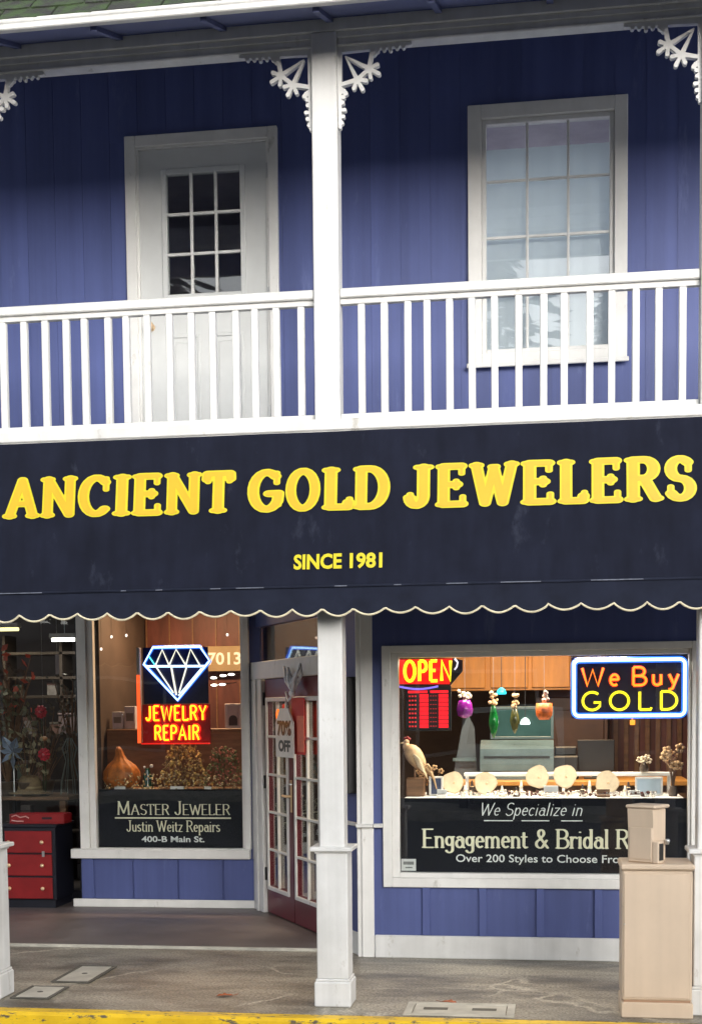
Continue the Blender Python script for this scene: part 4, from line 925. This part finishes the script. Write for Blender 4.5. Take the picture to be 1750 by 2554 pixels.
def pendant(x, y, z, label, col, s, nm):
    t = thing('pendant_lamp', label, 'lamp', (x,y,z), 0, 'lamps hanging inside the shop')
    MB().lathe([(.034,0),(.038,.01),(.028,.035),(.010,.05)],(0,0,0),14).build('shade', emit('lamp_'+nm, col, s), t, True); MB().tube([(0,0,.05),(0,0,3.26-z)], .003, 5).build('cord', BLK, t)
pendant(.888,2.6,1.845,'small cyan glowing pendant lamp above the counter',(.02,.62,.9),1.3,'cyan')
pendant(1.066,2.6,1.615,'bright white green pendant lamp low over the counter',(.75,1.,.92),2.2,'white')
# ================================================================== inside the recessed left window
LT_ = thing('display_table', 'dark display platform behind the master jeweler banner', 'display table', (-2.04,4.05,0))
MB().box(-.66,.66,-.27,.22,1.03,1.05,.003).build('top', BROWN, LT_); MB().box(-.64,.64,-.25,.2,.02,1.029).build('body', BLK, LT_)
CN = thing('back_counter', 'brown wooden counter across the back of the left display', 'counter', (-2.1,4.45,.02))
MB().box(-.70,.80,-.14,.14,0,1.53).build('body', BROWN, CN); MB().box(-.70,.82,-.15,.15,1.531,1.556,.004).build('counter_top', BROWN, CN)
for x_, h_, lb in ((-2.72,.16,'short white carton on the brown counter at left'),(-2.60,.21,'taller white carton on the brown counter at left')):
    t = thing('carton', lb, 'carton', (x_,4.42,1.577)); MB().box(-.05,.05,-.04,.04,0,h_,.003).build('body', mat('grey_white_card', (.52,.53,.60), .6), t); MB().box(-.035,.035,-.0415,-.0405,h_*.35,h_*.7).build('printed_label', mat('grey_print', (.2,.2,.19)), t)
PF = thing('photo_frame', 'pale frame with black arched picture on the brown counter at right', 'photo frame', (-1.63,4.42,1.577))
frame4(MB(),-.075,.075,0,.225,.022,-.012,.012,.003).build('frame', mat('silver_frame', (.45,.42,.43), .4), PF); MB().box(-.053,.053,0,.008,.022,.203).build('mount', mat('grey_mount', (.38,.33,.34), .6), PF)
fixn(MB().prism([(-.04,.025),(.04,.025),(.04,.08)]+[(.04*math.cos(a),.08+.04*math.sin(a)) for a in np.linspace(.2,2.9,7)]+[(-.04,.08)], -.003,-.0005).build('arch', BLK, PF))
# orange woven gourd
GO = thing('gourd_ornament', 'orange fluted gourd ornament with tall glowing stem in the left window', 'ornament', (-2.555,3.98,1.051))
V = []; F = []; pr = [(.05,0),(.13,.02),(.165,.08),(.16,.15),(.12,.21),(.06,.26),(.04,.30),(.03,.35),(.012,.375)]; n = 36
for r_, z_ in pr:
    for k_ in range(n): a = 2*math.pi*k_/n; q = r_*(1+.07*math.cos(9*a)); V.append((q*math.cos(a)-(.05 if z_ > .2 else 0)*(z_-.2)/.17*.6, q*.8*math.sin(a), z_))
for i in range(len(pr)-1):
    for k_ in range(n): F.append((i*n+k_, i*n+(k_+1)%n, (i+1)*n+(k_+1)%n, (i+1)*n+k_))
F.append(tuple(range(n))[::-1]); F.append(tuple((len(pr)-1)*n+k_ for k_ in range(n)))
MB().add(V, F).build('body', mat('orange_straw', (.42,.13,.018), .45, .35, 25), GO, True)
# green figurine
FG = thing('figurine', 'small dark green glass figurine with white ball beside the gourd', 'figurine', (-2.32,3.98,1.051))
MB().lathe([(.05,0),(.055,.02),(.03,.06),(.045,.11),(.02,.16),(.025,.18)],(0,0,0),14).build('body', mat('deep_green_glass', (.008,.06,.035), .12, .4), FG, True); MB().ball((.045,-.02,.20),.017,10).ball((-.02,-.02,.19),.012,8).build('ball', WHITE, FG, True)
def sprigs(name, label, cat, x, y, z, wd, h, m1, m2, n, r):
    t = thing(name, label, cat, (x,y,z)); a_ = MB(); b_ = MB(); c_ = MB()
    for i in range(n):
        zz = random.random(); q = wd*(1-.55*zz)*random.uniform(-1,1); yy = .09*(1-.5*zz)*random.uniform(-1,1)
        (a_ if random.random() < .55 else b_).ball((q, yy, .03+zz*h), r*random.uniform(.5,1.2), 5)
    for i in range(14): 
        q = wd*random.uniform(-.9,.9); c_.tube([(0,0,0),(q*.5,random.uniform(-.04,.04),h*.4),(q,random.uniform(-.06,.06),h*random.uniform(.5,1))], .003, 4)
    a_.build('baubles', m1, t); b_.build('buds', m2, t); c_.build('twigs', BROWN, t); return t
GB = mat('gold_glitter', (.78,.56,.20), .25, .5, 40, metal=.5)
sprigs('bauble_tree', 'golden bauble tree in the middle of the left window', 'ornament', -1.985,3.99,1.051,.25,.37,GB,mat('dark_bronze', (.22,.14,.05), .35, .4, 20),420,.014)
sprigs('garland', 'green and brown garland at the right of the left window', 'garland', -1.62,3.99,1.051,.20,.33,mat('moss_green', (.13,.14,.05), .6, .4, 20),mat('dull_red_berry', (.40,.13,.08), .35, .4, 20),320,.013)
mb = MB()
for i in range(240): mb.ball((random.uniform(-2.68,-1.41), random.uniform(3.80,3.88), 1.053+random.random()**2*.14), random.uniform(.005,.012), 5)
tag(mb.build('trinkets', mat('gold_silver_bits', (.70,.55,.30), .25, .5, 60, metal=.6), None), 'small glinting gold trinkets strewn along the left display platform', 'trinkets', None, 'stuff')
for x_, wd_, lb in ((-2.52,.10,'white price card on the platform below the gourd'),(-2.0,.12,'white price card below the gold bauble tree'),(-1.72,.06,'white price card below the green garland')):
    tag(MB().box(x_-wd_/2,x_+wd_/2,3.80,3.805,1.051,1.077).build('price_card', PAPER), lb, 'price card', 'price cards along the platform edge')
# house number plate on the back wall
HN = thing('number_plate', 'wooden plate with numerals 7013 on the back wall', 'sign', (-1.97,5.5,2.13))
MB().box(-.20,.22,0,.02,0,.25,.004).build('board', mat('tan_board', (.26,.19,.10), .6), HN); ftext('7013', -.17, .17, .07, .12, 0, 'numerals', PAPER, HN, .02)
def lampbar(name, label, x0, x1, y, z, m, grp, power, col):
    t = thing(name, label, 'lamp', ((x0+x1)/2,y,z), 0, grp); l = (x1-x0)/2
    MB().box(-l,l,-.05,.05,.018,.06,.004).build('housing', PAPER, t); MB().tube([(-l+.01,0,0),(l-.01,0,0)], .017, 8).build('tube', m, t, True); MB().tube([(0,0,.06),(0,0,3.26-z)], .004, 5).build('hanger', STEEL, t)
    ld = bpy.data.lights.new(name+'_light','AREA'); ld.energy = power; ld.color = col; ld.size = max(.3,2*l); ld.size_y = .15; ld.shape = 'RECTANGLE'
    lo_ = bpy.data.objects.new(name+'_light', ld); COL.objects.link(lo_); lo_.parent = t; lo_.location = (0,0,-.03)
    return t
FT = emit('fluorescent_white', (1.,.97,.86), 3.5); FY = emit('fluorescent_yellow', (1.,.88,.40), 1.1)
lampbar('fluorescent_lamp','yellowish fluorescent lamp at far left behind the display glass',-4.35,-3.90,5.0,2.555,FY,'fluorescent lamps in the left shop',2.2,(1,.9,.65))
lampbar('fluorescent_lamp','white fluorescent lamp nearer the white window post',-3.58,-3.30,5.0,2.445,FT,'fluorescent lamps in the left shop',1.8,(1,.95,.85))
lampbar('strip_lamp','warm strip lamp under the ceiling over the left display',-2.5,-1.6,4.6,2.95,emit('warm_tube', (1.,.72,.42), 2.5),'strip lamps inside the jewellery shop',30,(1,.62,.34))
lampbar('strip_lamp','warm strip lamp under the ceiling over the right display',.5,1.7,2.75,2.75,emit('warm_tube', (1.,.72,.42), 2.5),'strip lamps inside the jewellery shop',13,(1,.66,.36))
lampbar('strip_lamp','warm strip lamp close behind the right window head',.5,1.8,1.95,2.35,emit('warm_tube', (1.,.72,.42), 2.5),'strip lamps inside the jewellery shop',28,(1,.86,.68))
for i, (x_, z_) in enumerate(((-1.955,2.055),(-1.86,2.075),(-1.78,2.085),(-1.95,1.985),(-1.87,1.99))):
    t = thing('spot_lamp', ('white oval spot lamp at upper left of the five under the number plate','white oval spot lamp at the upper middle under the number plate','white oval spot lamp at upper right, closest to the window frame','white oval spot lamp at lower left above the photo frame','white oval spot lamp at lower right above the photo frame')[i], 'lamp', (x_,5.0,z_), 0, 'spot lamps below the number plate')
    MB().ball((0,0,0),.022,10,.5,1.5).build('bulb', FT, t, True); MB().tube([(0,0,0),(0,.59,.03)],.004,5).build('arm', BLK, t)
for i, (x_, z_) in enumerate(((-2.80,2.31),(-2.56,2.43),(-2.70,2.42),(-1.62,2.42))):
    t = thing('fairy_light', ('tiny fairy light low beside the left edge of the recessed window','tiny fairy light just above the lit red sign post','tiny fairy light high between the window edge and sign post','tiny fairy light above the 7013 plate at right')[i], 'light', (x_,4.2,z_), 0, 'fairy lights in the recessed window')
    MB().ball((0,0,0),.011,8,1.3).build('bulb', emit('fairy_warm', (1.,.85,.75), 1.2), t, True); MB().tube([(0,0,.01),(0,0,3.26-z_)],.0012,4).build('wire', BLK, t)
# ================================================================== inside the far left display
PT = thing('display_table', 'dark table behind the far left display glass', 'display table', (-3.6,4.62,.018))
MB().box(-.62,.42,-.32,.32,.90,.935,.005).build('top', BROWN, PT)
for sx in (-.55,.35):
    for sy in (-.26,.26): MB().box(sx-.03,sx+.03,sy-.03,sy+.03,0,.899,.003).build('leg', BROWN, PT)
SH = thing('shelf_unit', 'dim wooden shelf unit at the back of the left shop', 'shelves', (-3.6,5.5,.018))
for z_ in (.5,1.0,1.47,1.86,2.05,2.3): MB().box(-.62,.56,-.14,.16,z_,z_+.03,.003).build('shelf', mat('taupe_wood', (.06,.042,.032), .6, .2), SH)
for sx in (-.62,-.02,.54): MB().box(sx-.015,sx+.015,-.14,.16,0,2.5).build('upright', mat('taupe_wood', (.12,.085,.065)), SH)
GIFT = [(-4.05,.548,.24,0,'tall taupe gift box at the left end of the lowest left shelf'),(-3.80,.548,.15,1,'low brown gift box on the lowest left shelf'),(-3.25,.548,.22,2,'pale grey gift box at the right end of the lowest left shelf'),
 (-4.08,1.048,.2,3,'green grey gift box at the left of the second shelf'),(-3.86,1.048,.16,4,'rust brown gift box on the second shelf'),(-3.38,1.048,.24,0,'tall taupe gift box on the second shelf behind the wire dress form'),
 (-4.0,1.518,.17,2,'pale grey gift box behind the coral leaf spray'),(-3.72,1.518,.12,4,'low rust brown gift box left of the pinkish grey box'),(-3.2,1.518,.25,3,'tall green grey gift box beside the white window post'),
 (-4.1,1.908,.11,1,'brown gift box on the upper shelf at far left'),(-3.74,1.908,.13,2,'pale grey gift box on the upper shelf above the red flowers'),(-3.3,1.908,.10,0,'flat taupe gift box on the upper shelf under the fluorescent lamp')]
for x_, z_, hh, c_, lb in GIFT:
    t = thing('gift_box', lb, 'box', (x_,5.46,z_+.001), 0, 'gift boxes on the dim shelves'); a = .05; cc = ((.20,.15,.14),(.13,.11,.09),(.24,.21,.20),(.10,.13,.11),(.22,.12,.10))
    MB().box(-a,a,-.05,.05,0,hh*.8,.003).build('body', mat('gift_%d'%c_, cc[c_], .6, .2, 20), t); MB().box(-a-.003,a+.003,-.053,.053,hh*.8,hh,.003).build('lid', mat('gift_%d'%((c_+2)%5), cc[(c_+2)%5], .6, .2, 20), t)
BXB = thing('gift_box', 'large pinkish grey box on the shelf behind the red flowers', 'box', (-3.50,5.28,1.52)); MB().box(-.11,.11,-.05,.05,0,.19,.004).build('body', mat('pink_grey_card', (.34,.25,.25), .6, .15), BXB); MB().box(-.115,.115,-.055,.055,.191,.21,.003).build('lid', mat('pink_grey_card', (.34,.25,.25)), BXB)
def flower(x, y, z, base, label):
    t = thing('red_flower', label, 'flower', (x,y,base), 0, 'round red flowers behind the left glass'); h = z-base
    mb = MB()
    for rg, cnt, rr in ((.044,9,.020),(.024,6,.018)):
        for i in range(cnt): a = i*2*math.pi/cnt+rg*30; mb.ball((rg*math.cos(a), -.012 if rg < .03 else 0, h+rg*math.sin(a)), rr, 7, 1., 1., .6)
    mb.build('petals', mat('crimson_petals', (.52,.012,.03), .5, .4, 40), t); MB().ball((0,-.026,h),.013,8).build('centre', mat('pink_centre', (.7,.2,.2), .6), t, True)
    MB().tube([(0,.01,h),(.01,.01,h*.5),(0,.01,.01)],.004,5).build('stem', LEAFG, t); MB().lathe([(.04,0),(.03,.008),(.008,.012)],(0,.01,0),10).build('foot', BLK, t)
flower(-3.475,4.42,1.744,.955,'upper round red flower behind the left glass')
flower(-3.43,4.36,1.346,.955,'lower round red flower behind the left glass')
def plant(x, y, z, h, label, m, n, sz, lean=0., grp=None):
    t = thing('potted_plant', label, 'plant', (x,y,z), 0, grp); st = MB(); lf = MB()
    for i in range(n):
        a = random.uniform(0,6.28); q = random.uniform(.05,.24); hh = h*random.uniform(.35,1); e = (q*math.cos(a)+lean*hh, q*.7*math.sin(a), hh)
        if i%3 == 0: st.tube([(0,0,.08),(e[0]*.4,e[1]*.4,hh*.6),e], .004, 4)
        u = Vector((random.uniform(-1,1),random.uniform(-.6,.2),random.uniform(-.4,1))).normalized()*sz*random.uniform(.6,1.2); v_ = u.cross(Vector((random.random(),1,random.random()))).normalized()*sz*.32; E_ = Vector(e)
        lf.add([tuple(E_),tuple(E_+u*.5+v_),tuple(E_+u),tuple(E_+u*.5-v_)], [(0,1,2,3)])
    MB().lathe([(.06,0),(.085,.12),(.09,.13)],(0,0,0),12).build('pot', mat('dark_pot', (.10,.07,.05)), t, True); st.build('stems', BROWN, t); lf.build('leaves', m, t); return t
plant(-3.83,4.45,.955,1.05,'dried plant with olive grey leaves at far left of the glass',mat('olive_leaf', (.16,.145,.075), .6, .4, 20),80,.085)
plant(-3.84,4.62,1.30,1.05,'tall spray of coral red leaves near the yellow lamp',mat('coral_leaf', (.62,.10,.05), .5, .35, 20),26,.09)
plant(-3.55,4.70,.955,.9,'brown twiggy dried plant behind the red flowers',mat('brown_leaf', (.12,.085,.045), .6, .4, 20),80,.06)
plant(-3.30,4.78,.955,1.15,'grey twiggy spray left of the white window post',mat('grey_leaf', (.15,.13,.10), .6, .4, 20),90,.05)
plant(-3.95,4.85,.955,1.25,'dense dark dried branches at the far left edge of the glass',mat('dark_dry_leaf', (.07,.055,.04), .6, .4, 20),130,.07)
plant(-3.62,4.40,.955,.62,'pale straw stems between the foil star and the red flowers',mat('straw_leaf', (.30,.25,.14), .6, .3, 20),50,.07)
PL2 = thing('plant_stand', 'tall dark stand lifting the coral leaf spray', 'stand', (-3.84,4.62,.018)); MB().lathe([(.12,0),(.12,.02),(.02,.03),(.02,1.25),(.11,1.262),(.11,1.28)],(0,0,0),14).build('column', BLK, PL2, True)
ST = thing('foil_star', 'grey blue folded metal star ornament low at the far left', 'ornament', (-3.72,4.31,1.24)); mb = MB()
for i in range(7):
    a = i*.9+.3; b = a+.45; R_ = .12+.03*(i%3)
    mb.add([(0,0,.13),(R_*math.cos(a),-.03,.13+R_*math.sin(a)),(R_*.5*math.cos(b),-.05,.13+R_*.5*math.sin(b))],[(0,1,2)]); mb.add([(0,.01,.13),(R_*math.cos(a),-.02,.13+R_*math.sin(a)),(R_*.5*math.cos(a-.45),.02,.13+R_*.5*math.sin(a-.45))],[(0,2,1)])
mb.build('plates', mat('blue_grey_foil', (.26,.32,.42), .3, .25, 12, metal=.3), ST); MB().tube([(0,.02,.13),(0,.02,-.285)],.006,6).build('rod', STEEL, ST)
HT = thing('straw_hat', 'brown straw hat lying on the dark table at left', 'hat', (-3.60,4.42,.955))
MB().lathe([(.20,.0),(.205,.012),(.13,.022),(.115,.05),(.11,.12),(.08,.165),(.03,.175)],(0,0,.02),22,1.,.8).build('crown', mat('brown_straw', (.20,.135,.065), .7, .25, 40), HT, True); MB().lathe([(.1165,.045),(.1155,.07)],(0,0,.02),22,1.,.8).build('hat_band', mat('tan_band', (.36,.27,.15), .6), HT, True)
WF = thing('wire_figure', 'pale green grey wire dress form right of the hat', 'ornament', (-3.27,4.60,.955)); mb = MB()
for i in range(8): a = i*.785; mb.tube([(.02*math.cos(a),.02*math.sin(a),.54),(.075*math.cos(a),.05*math.sin(a),.44),(.04*math.cos(a),.03*math.sin(a),.32),(.09*math.cos(a),.07*math.sin(a),.12),(.10*math.cos(a),.08*math.sin(a),0)],.004,4)
mb.build('wires', mat('green_grey_wire', (.24,.27,.24), .5), WF)
BA = thing('amber_ball', 'small amber ball ornament between the two red flowers', 'ornament', (-3.465,4.45,1.49)); MB().ball((0,0,0),.04,12,.6).build('ball', mat('amber', (.55,.26,.10), .35), BA, True); MB().tube([(0,0,.02),(0,0,3.26-1.49)],.0012,4).build('string', STEEL, BA)
HGS = thing('hanging_strip', 'pale ribbon strip hanging below the white fluorescent lamp', 'ornament', (-3.41,4.7,2.10)); MB().box(-.018,.018,0,.004,0,.19).build('ribbon', mat('taupe_ribbon', (.38,.31,.30), .7), HGS); MB().tube([(0,0,.19),(0,0,1.16)],.0012,4).build('string', STEEL, HGS)
# ================================================================== hung on the entrance door
def dthing(name, label, cat, s, t, z): o = thing(name, label, cat, dx(s,t,z), math.atan2(DE.y,DE.x)); return o
HG = dthing('hanging_sign','grey tag shaped sign lettered 70% OFF hanging on the door','sign',.905,-.075,1.385)
fixn(MB().prism([(-.215,-.02),(.215,-.02),(.215,.25),(.10,.37),(-.10,.37),(-.215,.25)], -.006,.006).build('tag_board', mat('grey_card', (.74,.74,.72), .6), HG))
ftext('70%', -.17, .175, .16, .11, -.0062, 'lettering', BLK, HG, .05); ftext('OFF', -.14, .15, .03, .085, -.0062, 'lettering', mat('slate_print', (.06,.08,.09), .6), HG, .05)
MB().tube([(0,0,.365),(0,.02,.5)],.003,5).build('cord', STEEL, HG)
PO = dthing('poster','bright red poster hanging behind the grey tag sign','poster',1.14,-.045,1.395)
MB().box(-.14,.15,-.002,.002,0,.44).build('sheet', mat('vermilion', (.55,.03,.028), .6, .12, 6), PO)
MB().box(-.02,.15,-.0035,-.0025,.02,.30).build('printed_panel', mat('salmon_print', (.80,.20,.13), .6, .15, 8), PO)
BW = dthing('ribbon_bow','silver ribbon bow tied above the red poster on the door','bow',1.12,-.07,1.83); mb = MB()
for sg, a0, l0 in ((-1,.20,.25),(1,.20,.26),(-1,.10,.24),(1,.07,.20),(-1,.02,.16)):
    mb.tube([(0,0,.04),(sg*a0*.5,-.03,l0*.55),(sg*a0,-.01,l0),(sg*a0*.8,.01,l0*.7),(0,.0,.05)],.012,5,r2=.012)
mb.tube([(0,0,.04),(-.10,-.01,-.02),(-.19,0,.05)],.01,5); mb.ball((0,-.015,.04),.028,8)
mb.build('loops', mat('silver_ribbon', (.82,.85,.92), .35, .15, 20), BW, True)
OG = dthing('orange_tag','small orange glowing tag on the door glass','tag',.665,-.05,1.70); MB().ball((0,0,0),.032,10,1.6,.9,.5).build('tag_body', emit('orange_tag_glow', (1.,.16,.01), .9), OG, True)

# ================================================================== across the road, seen only in the glass
def conifer(x, y, h, r, label):
    t = thing('conifer_tree', label, 'tree', (x,y,-.16), 0, 'trees across the road')
    MB().tube([(0,0,0),(0,0,h*.5),(0,0,h)], .3, 7, r2=.03).build('trunk', mat('bark', (.06,.045,.03), .9), t)
    mb = MB(); n = int(2600)
    for i in range(n):
        z_ = h*(.10+.9*random.random()**.9); q = r*(1-z_/h)*(.35+.65*random.random())*(1+.35*math.sin(z_*2.1+x)); a = random.uniform(0,6.28); c_ = Vector((q*math.cos(a), q*math.sin(a), z_))
        u = Vector((math.cos(a),math.sin(a),random.uniform(-.6,.1)))*random.uniform(.5,1.1); v_ = Vector((-math.sin(a),math.cos(a),random.uniform(-.3,.3)))*random.uniform(.15,.35)
        mb.add([tuple(c_-u*.5),tuple(c_+v_),tuple(c_+u*.5),tuple(c_-v_)],[(0,1,2,3)])
    mb.build('crown', mat('conifer_needles', (.03,.045,.025), .8, .4, 2), t); return t
for x_, y_, h_, r_, lb in ((-.9,-30,23,4.6,'tall narrow conifer reflected at the left of the upper window'),(3.0,-31,14.6,4.2,'short conifer reflected low in the upper window'),(-6.5,-31,22,4.2,'broad conifer across the road opposite the left door'),(-11,-29,23,4.6,'dark conifer reflected in the balcony door panes'),(-16,-30,21,4.4,'conifer at the far left across the road'),(7,-32,13,3.6,'stout conifer to the right across the road')):
    conifer(x_, y_, h_, r_, lb)
FB = thing('far_building', 'brown shop building across the road with dark windows', 'building', (0,-17.5,-.16))
MB().box(-22,22,-8,0,0,3.7).build('wall', mat('far_brown_wall', (.16,.13,.11), .8, .2, .5), FB)
MB().box(-22.5,22.5,-8.5,.5,3.7,4.1,.05).build('roof', mat('far_roof', (.07,.07,.075), .8), FB)
for i in range(9):
    a = -20+4.6*i; wv = MB().box(a,a+2.6,.001,.06,.9,2.7).build('window', mat('far_window_frame', (.5,.5,.48), .5), FB); MB().box(a+.08,a+2.52,.061,.065,.98,2.62).build('pane', mat('far_dark_glass', (.02,.022,.025), .1), wv)
VN = thing('parked_van', 'grey green van parked nose in across from the shop', 'van', (.55,-12.3,-.14)); GM = mat('grey_green_paint', (.66,.73,.72), .3, .05, 2, coat=.5)
hood = [(-2.2,.45),(.35,.45),(.42,.75),(.38,1.02),(-.55,1.14),(-.58,1.16),(-1.15,1.78),(-1.4,1.86),(-2.2,1.86)]
fixn(MB().prism([(u,v_) for u,v_ in hood], -.88,.88,'x').build('body', GM, VN))
MB().add([(-.76,-.59,1.20),(.76,-.59,1.20),(.70,-1.13,1.74),(-.70,-1.13,1.74),(-.76,-.57,1.22),(.76,-.57,1.22),(.70,-1.11,1.76),(-.70,-1.11,1.76)],[(0,1,2,3),(7,6,5,4),(0,4,5,1),(1,5,6,2),(2,6,7,3),(3,7,4,0)]).build('windscreen', mat('far_dark_glass', (.02,.022,.025)), VN)
for sx in (-.66,.66): MB().box(sx-.16,sx+.16,.38,.435,.72,.92,.02).build('headlight', mat('lamp_glass', (.7,.7,.68), .15), VN)
MB().box(-.45,.45,.40,.43,.70,.92,.01).build('grille', BLK, VN); MB().box(-.9,.9,.36,.50,.40,.60,.03).build('bumper', mat('bumper_grey', (.2,.2,.2), .4), VN)
for sx in (-.86,.70):
    for yy in (-.25,-1.9):
        wv = MB(lambda x,y,z: (z+sx,x+yy,y+.34)).lathe([(.34,0),(.34,.16)],(0,0,0),20).build('wheel', BLK, VN); MB(lambda x,y,z: (z+sx-.005,x+yy,y+.34)).lathe([(.2,0),(.2,.17)],(0,0,0),14).build('rim', STEEL, wv)
for sx in (-1,1): MB().box(sx*.90 if sx > 0 else -1.02, 1.02 if sx > 0 else -.90, -.72,-.60,1.16,1.32,.02).build('mirror', BLK, VN)
